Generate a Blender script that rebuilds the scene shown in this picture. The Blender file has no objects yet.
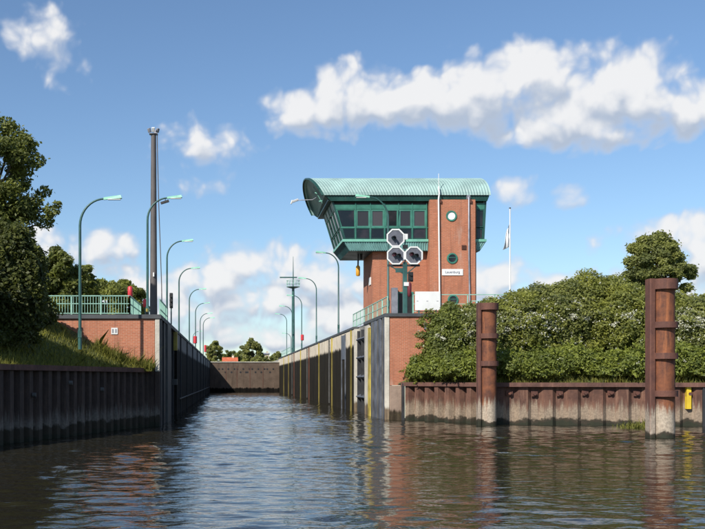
import bpy, math, random
import numpy as np
from mathutils import Vector

# ------------------------------------------------------------------ camera, world, sun, exposure
SC = bpy.context.scene
COL = SC.collection
F, VX, VY, EYE = 979.0, 229.0, 379.0, 2.35      # focal length and vanishing point in photo pixels, eye height


def at(px, py, d):
    """photo pixel at a known distance d -> world point"""
    return Vector(((px - VX) / F * d, d, EYE + (VY - py) / F * d))


def ax(px, d):
    return (px - VX) / F * d


def az(py, d):
    return EYE + (VY - py) / F * d


cam = bpy.data.cameras.new('camera')
cam.sensor_width = 36.0
cam.lens = 36.0 * F / 705.0
cam.shift_x = (352.5 - VX) / 705.0
cam.shift_y = (VY - 264.5) / 705.0
cam.clip_end = 9000
camo = bpy.data.objects.new('camera', cam)
camo.location = (0, 0, EYE)
camo.rotation_euler = (math.radians(90), 0, 0)
COL.objects.link(camo)
SC.camera = camo

SUN_AZ, SUN_EL = math.radians(40), math.radians(38)     # from behind the camera, to its left
SUN_DIR = Vector((-math.sin(SUN_AZ) * math.cos(SUN_EL), -math.cos(SUN_AZ) * math.cos(SUN_EL), math.sin(SUN_EL)))
sun = bpy.data.lights.new('sun', 'SUN')
sun.energy = 5.0
sun.angle = math.radians(0.55)
sun.color = (1.0, 0.95, 0.87)
suno = bpy.data.objects.new('sun', sun)
suno.rotation_euler = SUN_DIR.to_track_quat('Z', 'Y').to_euler()
suno.location = (-40, -40, 60)
COL.objects.link(suno)

SKY_STRENGTH = 0.105
SC.view_settings.view_transform = 'Standard'
SC.view_settings.look = 'None'
SC.view_settings.gamma = 1
SC.view_settings.use_curve_mapping = False
SC.view_settings.exposure = 0.25
SC.render.engine = 'CYCLES'
SC.cycles.use_denoising = True
SC.cycles.max_bounces = 5
SC.cycles.diffuse_bounces = 2
SC.cycles.glossy_bounces = 3
SC.cycles.transparent_max_bounces = 4
SC.cycles.sample_clamp_indirect = 6


class NT:
    """terse node building"""
    def __init__(self, tree):
        self.t = tree

    def n(self, kind, **kw):
        nd = self.t.nodes.new(kind)
        for k, v in kw.items():
            if k.startswith('_'):
                setattr(nd, k[1:], v)
        return nd

    def put(self, sock, v):
        if isinstance(v, bpy.types.NodeSocket):
            self.t.links.new(v, sock)
        elif v is not None:
            if isinstance(v, (tuple, list)) and sock.type == 'RGBA' and len(v) == 3:
                v = (*v, 1)
            sock.default_value = v

    def math(self, op, a, b=None, c=None, clamp=False):
        nd = self.t.nodes.new('ShaderNodeMath')
        nd.operation = op
        nd.use_clamp = clamp
        self.put(nd.inputs[0], a)
        self.put(nd.inputs[1], b)
        self.put(nd.inputs[2], c)
        return nd.outputs[0]

    def vmath(self, op, a, b=None, out=0):
        nd = self.t.nodes.new('ShaderNodeVectorMath')
        nd.operation = op
        self.put(nd.inputs[0], a)
        if b is not None:
            self.put(nd.inputs[1], b)
        return nd.outputs[out]

    def noise(self, vec, scale, detail=4, rough=0.55, dist=0.0, col=False, dim='3D'):
        nd = self.t.nodes.new('ShaderNodeTexNoise')
        nd.noise_dimensions = dim
        self.put(nd.inputs['Vector'], vec)
        nd.inputs['Scale'].default_value = scale
        nd.inputs['Detail'].default_value = detail
        nd.inputs['Roughness'].default_value = rough
        nd.inputs['Distortion'].default_value = dist
        return nd.outputs['Color'] if col else nd.outputs['Fac']

    def smooth(self, v, lo, hi, a=0.0, b=1.0, kind='SMOOTHSTEP'):
        nd = self.t.nodes.new('ShaderNodeMapRange')
        nd.interpolation_type = kind
        self.put(nd.inputs[0], v)
        self.put(nd.inputs[1], lo)
        self.put(nd.inputs[2], hi)
        self.put(nd.inputs[3], a)
        self.put(nd.inputs[4], b)
        return nd.outputs[0]

    def mix(self, f, a, b, mode='MIX'):
        nd = self.t.nodes.new('ShaderNodeMix')
        nd.data_type = 'RGBA'
        nd.blend_type = mode
        self.put(nd.inputs[0], f)
        self.put(nd.inputs[6], a)
        self.put(nd.inputs[7], b)
        return nd.outputs[2]

    def sep(self, v):
        nd = self.t.nodes.new('ShaderNodeSeparateXYZ')
        self.put(nd.inputs[0], v)
        return nd.outputs

    def comb(self, x, y, z=0.0):
        nd = self.t.nodes.new('ShaderNodeCombineXYZ')
        self.put(nd.inputs[0], x)
        self.put(nd.inputs[1], y)
        self.put(nd.inputs[2], z)
        return nd.outputs[0]


# ---- sky: Nishita with cumulus clouds set by direction (azimuth, elevation)
# each cloud puff: photo position and half sizes, turned into azimuth / elevation
PUFFS = [
    # the long cloud across the upper right
    (298, 110, 34, 26, 1.18), (345, 98, 46, 38, 1.18), (390, 102, 50, 28, 1.12), (435, 100, 48, 30, 1.18), (485, 92, 54, 40, 1.24),
    (532, 84, 58, 40, 1.30), (560, 118, 56, 28, 1.18), (602, 90, 52, 42, 1.24), (650, 98, 54, 40, 1.18), (688, 108, 40, 28, 1.12),
    (720, 116, 30, 14, 0.83), (600, 130, 48, 22, 1.12), (525, 138, 34, 14, 0.83),
    # upper left puff
    (48, 32, 34, 26, 0.52), (60, 66, 22, 18, 0.32), (24, 40, 24, 18, 0.25),
    # small puffs in the middle
    (200, 138, 38, 22, 0.42), (222, 152, 28, 16, 0.30), (190, 180, 30, 12, 0.25),
    # left low clouds
    (108, 248, 34, 18, 0.80), (60, 245, 42, 22, 0.7), (115, 268, 44, 16, 0.7),
    # bank of cumulus above the far gate
    (205, 280, 46, 26, 1.0), (240, 268, 55, 26, 0.85), (290, 268, 60, 28, 0.95), (330, 285, 50, 30, 0.95), (255, 298, 90, 24, 0.9),
    (190, 316, 70, 26, 0.85), (265, 332, 90, 18, 0.85), (345, 322, 60, 24, 0.9), (150, 290, 50, 24, 0.85), (60, 300, 80, 30, 0.8),
    # right of the tower
    (512, 196, 34, 14, 0.50), (562, 196, 14, 9, 0.22), (500, 282, 48, 24, 0.95), (550, 290, 54, 22, 0.9), (610, 285, 44, 18, 0.75),
    (668, 245, 50, 26, 0.95), (705, 255, 48, 36, 1.0), (740, 262, 60, 40, 0.95), (690, 292, 70, 22, 0.9), (607, 242, 14, 12, 0.2),
    (440, 290, 50, 30, 0.8), (20, 270, 50, 24, 0.7),
]
rng = random.Random(5)
SKY_PUFFS = []
for px, py, rx, ry, w in PUFFS:
    a = math.atan((px - VX) / F)
    e = math.atan((VY - py) / F * math.cos(a))
    SKY_PUFFS.append((a, e, rx / F * math.cos(a) ** 2, ry / F, w))
world = bpy.data.worlds.new('World')
SC.world = world
world.use_nodes = True
world.cycles.sampling_method = 'MANUAL'
world.cycles.sample_map_resolution = 512
wt = world.node_tree
wt.nodes.clear()


def cloud_group():
    g = bpy.data.node_groups.new('cloud_field', 'ShaderNodeTree')
    g.interface.new_socket('P', in_out='INPUT', socket_type='NodeSocketVector')
    g.interface.new_socket('D', in_out='OUTPUT', socket_type='NodeSocketFloat')
    g.interface.new_socket('B', in_out='OUTPUT', socket_type='NodeSocketFloat')
    k = NT(g)
    gi, go = g.nodes.new('NodeGroupInput'), g.nodes.new('NodeGroupOutput')
    p = gi.outputs[0]
    warp = k.noise(p, 16, 2, 0.5, col=True, dim='2D')
    wv = k.vmath('SUBTRACT', warp, (0.5, 0.5, 0.5))
    wv = k.vmath('MULTIPLY', wv, (0.030, 0.017, 0))
    q = k.vmath('ADD', p, wv)
    best = None
    for a, e, ra, re, w in SKY_PUFFS:
        d = k.vmath('SUBTRACT', q, (a, e, 0))
        d = k.vmath('MULTIPLY', d, (1 / ra, 1 / re, 0))
        l = k.vmath('DOT_PRODUCT', d, d, out=1)
        m = k.math('MULTIPLY_ADD', l, -w * 0.85, w)      # w at the middle of a puff, 0 towards its edge
        best = m if best is None else k.math('SMOOTH_MAX', best, m, 0.22)
    # scattered cumulus of the same sort over the rest of the sky
    far = k.noise(k.vmath('MULTIPLY', p, (1.0, 1.9, 1.0)), 4.2, 2, 0.5, dim='2D')
    far = k.math('MULTIPLY', k.math('SUBTRACT', far, 0.60), 6.0)
    s = k.sep(p)
    out = k.math('ABSOLUTE', k.math('SUBTRACT', s[0], 0.12))
    out = k.smooth(out, 0.46, 0.62)
    hi = k.smooth(s[1], 0.44, 0.56)
    far = k.math('ADD', far, k.math('MULTIPLY', k.math('SUBTRACT', k.math('MAXIMUM', out, hi), 1.0), 4.0))
    best = k.math('MAXIMUM', best, far)
    form = best
    best = k.math('MINIMUM', best, 1.1)
    n1 = k.noise(q, 22, 6, 0.52, dim='2D')
    vo = k.n('ShaderNodeTexVoronoi')
    vo.voronoi_dimensions = '2D'
    vo.feature = 'SMOOTH_F1'
    vo.inputs['Scale'].default_value = 34
    vo.inputs['Detail'].default_value = 2.0
    vo.inputs['Roughness'].default_value = 0.5
    vo.inputs['Smoothness'].default_value = 0.5
    k.put(vo.inputs['Vector'], q)
    bil = k.math('MULTIPLY', k.math('SUBTRACT', 0.42, vo.outputs['Distance']), 0.95)
    nn = k.math('ADD', k.math('MULTIPLY', k.math('SUBTRACT', n1, 0.5), 1.3), bil)
    d = k.math('ADD', k.math('ADD', best, 0.24), nn)
    k.put(go.inputs[0], d)
    k.put(go.inputs[1], form)
    return g


CG = cloud_group()
k = NT(wt)
tc = k.n('ShaderNodeTexCoord')
s = k.sep(tc.outputs['Generated'])
azn = k.math('ARCTAN2', s[0], s[1])
eln = k.math('ARCSINE', s[2])
pvec = k.comb(azn, eln, 0.0)


def field(v):
    g = wt.nodes.new('ShaderNodeGroup')
    g.node_tree = CG
    k.put(g.inputs[0], v)
    return g.outputs


f0 = field(pvec)
d0 = f0[0]
f1 = field(k.vmath('ADD', pvec, (-0.006, 0.016, 0)))
alpha = k.smooth(d0, -0.14, 0.85, 0.0, 0.96)
relief = k.math('ADD', k.math('MULTIPLY', k.math('SUBTRACT', d0, f1[0]), 0.75), k.math('MULTIPLY', k.math('SUBTRACT', f0[1], f1[1]), 1.5))
lit = k.smooth(relief, -0.75, 0.50, kind='SMOOTHSTEP')
ccol = k.mix(lit, (3.7, 4.3, 5.3), (7.2, 7.2, 7.25))
thin = k.smooth(d0, 0.0, 0.9)
ccol = k.mix(thin, (4.7, 5.2, 6.2), ccol)
sky = k.n('ShaderNodeTexSky')
sky.sky_type = 'NISHITA'
sky.sun_disc = False
sky.sun_elevation = SUN_EL
sky.sun_rotation = math.atan2(SUN_DIR.x, SUN_DIR.y)
sky.altitude = 50
sky.air_density = 1.0
sky.dust_density = 0.25
sky.ozone_density = 2.6
skyc = k.mix(1.0, sky.outputs[0], (0.90, 0.985, 1.06), 'MULTIPLY')     # the camera's white balance
bgc = k.mix(alpha, skyc, ccol)
bg = k.n('ShaderNodeBackground')
bg.inputs['Strength'].default_value = SKY_STRENGTH
k.put(bg.inputs['Color'], bgc)
wo = k.n('ShaderNodeOutputWorld')
k.put(wo.inputs[0], bg.outputs[0])


# ------------------------------------------------------------------ materials
def mat(name):
    m = bpy.data.materials.new(name)
    m.use_nodes = True
    t = m.node_tree
    t.nodes.clear()
    k = NT(t)
    out = t.nodes.new('ShaderNodeOutputMaterial')
    b = t.nodes.new('ShaderNodeBsdfPrincipled')
    t.links.new(b.outputs[0], out.inputs[0])
    geo = t.nodes.new('ShaderNodeNewGeometry')
    return m, k, b, geo.outputs['Position'], out


def bump(k, b, h, strength=0.3, dist=0.02):
    nd = k.n('ShaderNodeBump')
    nd.inputs['Strength'].default_value = strength
    nd.inputs['Distance'].default_value = dist
    k.put(nd.inputs['Height'], h)
    k.put(b.inputs['Normal'], nd.outputs[0])


def painted(name, c, rough=0.45, metal=0.0, var=0.25, scale=1.5, dirt=(0.10, 0.08, 0.06), dirt_amt=0.25):
    m, k, b, pos, _ = mat(name)
    n1 = k.noise(pos, scale, 5, 0.6)
    n2 = k.noise(k.vmath('MULTIPLY', pos, (6, 6, 0.8)), 1.2, 4, 0.6)
    lo = tuple(x * (1 - var) for x in c)
    hi = tuple(min(1, x * (1 + var)) for x in c)
    col = k.mix(k.smooth(n1, 0.3, 0.7), lo, hi)
    col = k.mix(k.smooth(n2, 0.55, 0.75, 0, dirt_amt), col, dirt)
    k.put(b.inputs['Base Color'], col)
    k.put(b.inputs['Roughness'], k.smooth(n1, 0.2, 0.8, rough * 0.8, min(1, rough * 1.3)))
    b.inputs['Metallic'].default_value = metal
    return m


def brick_mat(name, c1, c2, mortar):
    m, k, b, pos, _ = mat(name)
    s = k.sep(pos)
    uv = k.comb(k.math('ADD', s[0], s[1]), s[2], 0)
    br = k.n('ShaderNodeTexBrick')
    k.put(br.inputs['Vector'], uv)
    br.inputs['Scale'].default_value = 1.0
    br.inputs['Brick Width'].default_value = 0.25
    br.inputs['Row Height'].default_value = 0.083
    br.inputs['Mortar Size'].default_value = 0.007
    br.inputs['Mortar Smooth'].default_value = 0.3
    br.inputs['Color1'].default_value = (*c1, 1)
    br.inputs['Color2'].default_value = (*c2, 1)
    br.inputs['Mortar'].default_value = (*mortar, 1)
    n1 = k.noise(pos, 0.55, 5, 0.62)
    n2 = k.noise(k.vmath('MULTIPLY', pos, (1.6, 1.6, 0.35)), 1.1, 5, 0.65)
    n3 = k.noise(k.vmath('MULTIPLY', uv, (4.0, 12.05, 1)), 1.0, 0, 0.5)
    col = k.mix(k.smooth(n1, 0.3, 0.72, 0, 0.45), br.outputs['Color'], tuple(x * 0.62 for x in c1))
    col = k.mix(k.smooth(n3, 0.52, 0.75, 0, 0.35), col, tuple(min(1, x * 1.5 + 0.02) for x in c2))
    n4 = k.noise(k.vmath('MULTIPLY', pos, (2.6, 2.6, 0.16)), 1.3, 4, 0.6)
    col = k.mix(k.smooth(n2, 0.56, 0.76, 0, 0.42), col, (0.46, 0.37, 0.31))
    col = k.mix(k.smooth(n4, 0.50, 0.72, 0, 0.55), col, (0.19, 0.080, 0.05))
    k.put(b.inputs['Base Color'], col)
    b.inputs['Roughness'].default_value = 0.85
    bump(k, b, k.math('SUBTRACT', 1.0, br.outputs['Fac']), 0.5, 0.01)
    return m


def concrete_mat(name, clean, foul, level, joints=0.0):
    """clean concrete above the high-water mark, wet and algae-dark below it"""
    m, k, b, pos, _ = mat(name)
    s = k.sep(pos)
    n1 = k.noise(pos, 0.8, 6, 0.65)
    n2 = k.noise(k.vmath('MULTIPLY', pos, (3.0, 3.0, 0.25)), 1.0, 5, 0.65)
    n3 = k.noise(pos, 9.0, 5, 0.6)
    col = k.mix(k.smooth(n1, 0.3, 0.7), tuple(x * 0.78 for x in clean), tuple(min(1, x * 1.1) for x in clean))
    col = k.mix(k.smooth(n2, 0.52, 0.72, 0, 0.55), col, tuple(x * 0.42 for x in clean))
    dk = k.mix(k.smooth(n2, 0.35, 0.7), tuple(x * 0.6 for x in foul), tuple(x * 1.8 for x in foul))
    dk = k.mix(k.smooth(n3, 0.58, 0.75, 0, 0.6), dk, (foul[0] * 2.4, foul[1] * 2.7, foul[2] * 1.4))
    edge = k.math('ADD', s[2], k.math('MULTIPLY', k.math('SUBTRACT', n2, 0.5), 0.9))
    f = k.smooth(edge, level - 0.12, level + 0.10)
    k.put(b.inputs['Base Color'], k.mix(f, dk, col))
    b.inputs['Roughness'].default_value = 0.95
    b.inputs['Specular IOR Level'].default_value = 0.12
    bump(k, b, k.math('ADD', n3, k.math('MULTIPLY', n1, 2)), 0.5, 0.03)
    return m


def rust_mat(name, dark, mid, bright, lime_top, lime_low, lime, lime_amt=0.85, vert=3.0):
    m, k, b, pos, _ = mat(name)
    s = k.sep(pos)
    n1 = k.noise(pos, 1.7, 6, 0.65)
    n2 = k.noise(k.vmath('MULTIPLY', pos, (vert, vert, 0.35)), 1.4, 6, 0.65)
    n3 = k.noise(pos, 11.0, 5, 0.65)
    col = k.mix(k.smooth(n1, 0.3, 0.68), dark, mid)
    col = k.mix(k.smooth(n2, 0.50, 0.72, 0, 0.85), col, bright)
    col = k.mix(k.smooth(n3, 0.55, 0.75, 0, 0.5), col, tuple(x * 0.45 for x in dark))
    zz = k.math('ADD', s[2], k.math('MULTIPLY', k.math('SUBTRACT', n2, 0.5), 2.0))
    zz2 = k.math('ADD', s[2], k.math('MULTIPLY', k.math('SUBTRACT', n1, 0.5), 0.9))
    top = k.smooth(zz, lime_top - 0.28, lime_top + 0.22, 1.0, 0.0)
    low = k.smooth(zz2, lime_low - 0.06, lime_low + 0.08)
    lc = k.mix(k.smooth(n3, 0.35, 0.7), tuple(x * 0.62 for x in lime), lime)
    lc = k.mix(k.smooth(n2, 0.56, 0.75, 0, 0.7), lc, mid)
    col = k.mix(k.math('MULTIPLY', top, lime_amt), col, lc)
    col = k.mix(low, (0.035, 0.026, 0.015), col)
    alg = k.smooth(zz2, 0.05, 0.20, 1.0, 0.0)
    col = k.mix(alg, col, (0.018, 0.02, 0.009))
    k.put(b.inputs['Base Color'], col)
    b.inputs['Roughness'].default_value = 0.82
    bump(k, b, k.math('ADD', n3, n1), 0.5, 0.025)
    return m


def leaf_mat(name, c, trans=0.3, var=0.45, hue=(1.25, 1.05, 0.6)):
    m, k, b, pos, out = mat(name)
    at_ = k.n('ShaderNodeAttribute')
    at_.attribute_name = 'tint'
    f = at_.outputs['Fac']
    col = k.mix(f, tuple(x * (1 - var) for x in c), tuple(x * (1 + var) * h for x, h in zip(c, hue)))
    k.put(b.inputs['Base Color'], col)
    b.inputs['Roughness'].default_value = 0.55
    b.inputs['Specular IOR Level'].default_value = 0.35
    tr = k.n('ShaderNodeBsdfTranslucent')
    k.put(tr.inputs[0], k.mix(0.5, col, (c[0] * 1.6, c[1] * 1.5, c[2] * 0.5)))
    mx = k.n('ShaderNodeMixShader')
    mx.inputs[0].default_value = trans
    k.put(mx.inputs[1], b.outputs[0])
    k.put(mx.inputs[2], tr.outputs[0])
    k.put(out.inputs[0], mx.outputs[0])
    return m


M = {}
M['brick'] = brick_mat('red_brick', (0.44, 0.152, 0.074), (0.375, 0.122, 0.060), (0.44, 0.29, 0.21))
M['brick_quay'] = brick_mat('red_quay_brick', (0.46, 0.160, 0.080), (0.39, 0.128, 0.064), (0.50, 0.35, 0.26))
M['conc_right'] = concrete_mat('chamber_concrete_sunny', (0.66, 0.57, 0.44), (0.017, 0.014, 0.009), 4.80)  # sunlit copy of the chamber concrete, its brightness set in the colour
M['conc_left'] = concrete_mat('chamber_concrete_shaded', (0.30, 0.29, 0.27), (0.020, 0.018, 0.015), 4.35)  # shaded copy of the same concrete, shade put into the colour
M['conc_pale'] = concrete_mat('pale_corner_concrete', (0.56, 0.52, 0.44), (0.16, 0.12, 0.08), 0.7)
M['conc_plinth'] = concrete_mat('stained_plinth_concrete', (0.30, 0.22, 0.17), (0.055, 0.042, 0.028), 0.5)
M['gate_far'] = concrete_mat('brown_sluice_concrete', (0.115, 0.083, 0.062), (0.006, 0.005, 0.004), 0.75)
M['coping'] = painted('dark_coping', (0.065, 0.07, 0.075), 0.7)
M['paving'] = painted('quay_paving', (0.26, 0.25, 0.22), 0.9, scale=0.6)
M['steel_grey'] = painted('weathered_grey_steel', (0.115, 0.125, 0.15), 0.55, 0.25, 0.35, 1.2, (0.05, 0.045, 0.04), 0.6)
M['steel_dark'] = painted('dark_armour_steel', (0.030, 0.031, 0.034), 0.65, 0.1, 0.35, 1.2, (0.02, 0.018, 0.015), 0.6)
M['steel_mid'] = painted('grey_fender_steel', (0.085, 0.083, 0.078), 0.7, 0.1, 0.35, 1.2, (0.04, 0.035, 0.03), 0.6)
M['yellow'] = painted('faded_yellow_paint', (0.40, 0.31, 0.055), 0.7, 0, 0.35, 1.3, (0.10, 0.08, 0.04), 0.9)
M['yellow_bright'] = painted('bright_yellow_paint', (0.66, 0.46, 0.03), 0.5, 0, 0.12)
M['yellow_dull'] = concrete_mat('algae_dulled_yellow', (0.40, 0.32, 0.07), (0.13, 0.105, 0.032), 4.7)
M['rail_green'] = painted('mint_railing_paint', (0.27, 0.47, 0.38), 0.5, 0, 0.15)
M['pole_green'] = painted('dark_green_pole_paint', (0.030, 0.095, 0.085), 0.42, 0, 0.25)
M['lamp_head'] = painted('mint_lamp_housing', (0.26, 0.58, 0.42), 0.4, 0, 0.15)
M['frame_dark'] = painted('dark_green_cladding', (0.011, 0.058, 0.048), 0.42, 0, 0.3, 1.0)
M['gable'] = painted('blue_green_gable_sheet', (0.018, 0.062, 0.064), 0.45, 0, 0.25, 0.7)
M['frame_mid'] = painted('mid_green_panel', (0.035, 0.165, 0.118), 0.45, 0, 0.2)
M['frame_mint'] = painted('window_frame_green', (0.052, 0.190, 0.142), 0.4, 0, 0.15)
M['band_mint'] = painted('mint_sill_band', (0.17, 0.42, 0.32), 0.4, 0, 0.12)
M['roof'] = painted('pale_copper_green_roof', (0.255, 0.375, 0.350), 0.6, 0, 0.16, 0.7, (0.16, 0.25, 0.23), 0.5)
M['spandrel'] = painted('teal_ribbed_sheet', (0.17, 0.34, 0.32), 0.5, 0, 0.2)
M['white'] = painted('white_sheet', (0.70, 0.70, 0.68), 0.5, 0, 0.05, 1.5, (0.5, 0.48, 0.44), 0.25)
M['sign_face'] = painted('sign_grey', (0.115, 0.12, 0.145), 0.6, 0, 0.2, 5)
M['black'] = painted('black_housing', (0.012, 0.012, 0.013), 0.5)
M['red'] = painted('red_housing', (0.55, 0.035, 0.045), 0.45, 0, 0.15)
M['dark_red'] = painted('dark_red_cover', (0.12, 0.012, 0.02), 0.6)
M['orange'] = painted('amber_lamp_body', (0.55, 0.27, 0.02), 0.45)
M['pipe_grey'] = painted('zinc_downpipe', (0.27, 0.27, 0.30), 0.45, 0.4)
M['mast'] = painted('brown_grey_mast', (0.105, 0.092, 0.088), 0.7, 0, 0.2, 0.8)
M['ink'] = painted('dark_blue_lettering', (0.05, 0.06, 0.12), 0.6)
M['ink_grey'] = painted('grey_sign_print', (0.22, 0.22, 0.24), 0.7)
M['brown_box'] = painted('brown_vent_cover', (0.10, 0.035, 0.02), 0.7)
M['far_roof'] = painted('orange_roof_tiles', (0.50, 0.12, 0.05), 0.8)
M['far_wall'] = painted('cream_render', (0.55, 0.47, 0.36), 0.85)
M['bark'] = painted('bark', (0.07, 0.055, 0.04), 0.9, 0, 0.35, 3)
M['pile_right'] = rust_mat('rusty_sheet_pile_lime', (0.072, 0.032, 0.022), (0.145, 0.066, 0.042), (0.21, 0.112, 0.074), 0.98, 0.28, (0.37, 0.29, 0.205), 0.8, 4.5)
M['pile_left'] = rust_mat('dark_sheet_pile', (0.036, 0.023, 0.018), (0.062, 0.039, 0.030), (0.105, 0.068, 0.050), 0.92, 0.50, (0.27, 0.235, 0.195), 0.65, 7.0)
M['rust'] = rust_mat('rust_dolphin', (0.080, 0.030, 0.019), (0.205, 0.070, 0.029), (0.34, 0.120, 0.044), 1.15, 0.26, (0.50, 0.42, 0.32), 0.9)
M['rust_dark'] = rust_mat('dark_rust_flange', (0.080, 0.034, 0.026), (0.135, 0.054, 0.036), (0.18, 0.074, 0.045), 1.15, 0.26, (0.44, 0.37, 0.29), 0.85)
M['rust_cap'] = rust_mat('rusty_cap_beam', (0.075, 0.036, 0.028), (0.14, 0.065, 0.048), (0.20, 0.10, 0.07), -9, -9, (0.3, 0.3, 0.3))
M['leaf_hedge'] = leaf_mat('hedge_leaf', (0.182, 0.222, 0.075), 0.45)
M['leaf_hedge_b'] = leaf_mat('grey_green_hedge_leaf', (0.172, 0.212, 0.092), 0.45)
M['leaf_hedge_c'] = leaf_mat('yellow_green_hedge_leaf', (0.175, 0.205, 0.050), 0.42)
M['leaf_dark'] = leaf_mat('dark_leaf', (0.130, 0.172, 0.058), 0.42)
M['leaf_light'] = leaf_mat('bramble_leaf', (0.150, 0.200, 0.056), 0.40)
M['leaf_tree'] = leaf_mat('tree_leaf', (0.125, 0.160, 0.055), 0.42)
M['leaf_far'] = leaf_mat('far_tree_leaf', (0.200, 0.235, 0.105), 0.45)
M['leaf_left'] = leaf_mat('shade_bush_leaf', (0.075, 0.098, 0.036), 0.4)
M['petal'] = leaf_mat('white_blossom', (0.50, 0.50, 0.40), 0.15, 0.2, (1, 1, 1))
M['grass'] = leaf_mat('grass_blade', (0.170, 0.200, 0.062), 0.42, 0.5, (1.35, 1.1, 0.7))


def glass_mat():
    m, k, b, pos, _ = mat('window_glass')
    n = k.noise(pos, 0.9, 3, 0.5)
    k.put(b.inputs['Base Color'], k.mix(k.smooth(n, 0.4, 0.65), (0.006, 0.008, 0.008), (0.030, 0.022, 0.024)))
    b.inputs['Roughness'].default_value = 0.04
    b.inputs['IOR'].default_value = 1.5
    return m


M['glass'] = glass_mat()
M['glass_side'] = glass_mat()

M['glass_side'].node_tree.nodes['Principled BSDF'].inputs['Specular IOR Level'].default_value = 0.16


def lens_mat(name, c):
    m, k, b, pos, _ = mat(name)
    b.inputs['Base Color'].default_value = (*c, 1)
    b.inputs['Roughness'].default_value = 0.15
    return m


M['lens_red'] = lens_mat('red_signal_lens', (0.42, 0.05, 0.07))
M['lens_dark'] = lens_mat('unlit_signal_lens', (0.02, 0.025, 0.02))
M['blind_dim'] = lens_mat('dim_room_behind_glass', (0.030, 0.027, 0.027))
M['blind_grey'] = lens_mat('drawn_blind_behind_glass', (0.060, 0.052, 0.052))
M['blind'] = lens_mat('white_porthole_blind', (0.75, 0.76, 0.74))  # plain white pane of the uppermost porthole


def ground_mat():
    m, k, b, pos, _ = mat('grassy_soil')
    n1 = k.noise(pos, 0.5, 6, 0.6)
    n2 = k.noise(pos, 5.0, 5, 0.6)
    c = k.mix(k.smooth(n1, 0.35, 0.65), (0.035, 0.055, 0.016), (0.075, 0.10, 0.03))
    c = k.mix(k.smooth(n2, 0.5, 0.7, 0, 0.6), c, (0.07, 0.055, 0.03))
    k.put(b.inputs['Base Color'], c)
    b.inputs['Roughness'].default_value = 0.95
    bump(k, b, n2, 0.8, 0.1)
    return m


M['ground'] = ground_mat()


def water_mat():
    m, k, b, pos, _ = mat('canal_water')
    b.inputs['Base Color'].default_value = (0.020, 0.018, 0.011, 1)
    b.inputs['Roughness'].default_value = 0.04
    b.inputs['IOR'].default_value = 1.333
    w2 = k.noise(k.vmath('MULTIPLY', pos, (0.5, 1.0, 1)), 4.2, 3, 0.5, 0.3)
    h = k.math('MULTIPLY', w2, 0.019)
    bump(k, b, h, 1.0, 1.0)
    return m


M['water'] = water_mat()


# ------------------------------------------------------------------ building helpers
def link(o):
    COL.objects.link(o)
    return o


def thing(name, label, cat, loc=(0, 0, 0), group=None, rz=0.0):
    o = bpy.data.objects.new(name, None)
    o.empty_display_size = 0.2
    o.location = loc
    o.rotation_euler = (0, 0, rz)
    link(o)
    return tag(o, label, cat, group)


def tag(o, label=None, cat=None, group=None, kind=None):
    for key, v in (('label', label), ('category', cat), ('group', group), ('kind', kind)):
        if v:
            o[key] = v
    return o


def origin_of(o):
    p = Vector((0, 0, 0))
    while o:
        p += o.location
        o = o.parent
    return p


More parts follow.
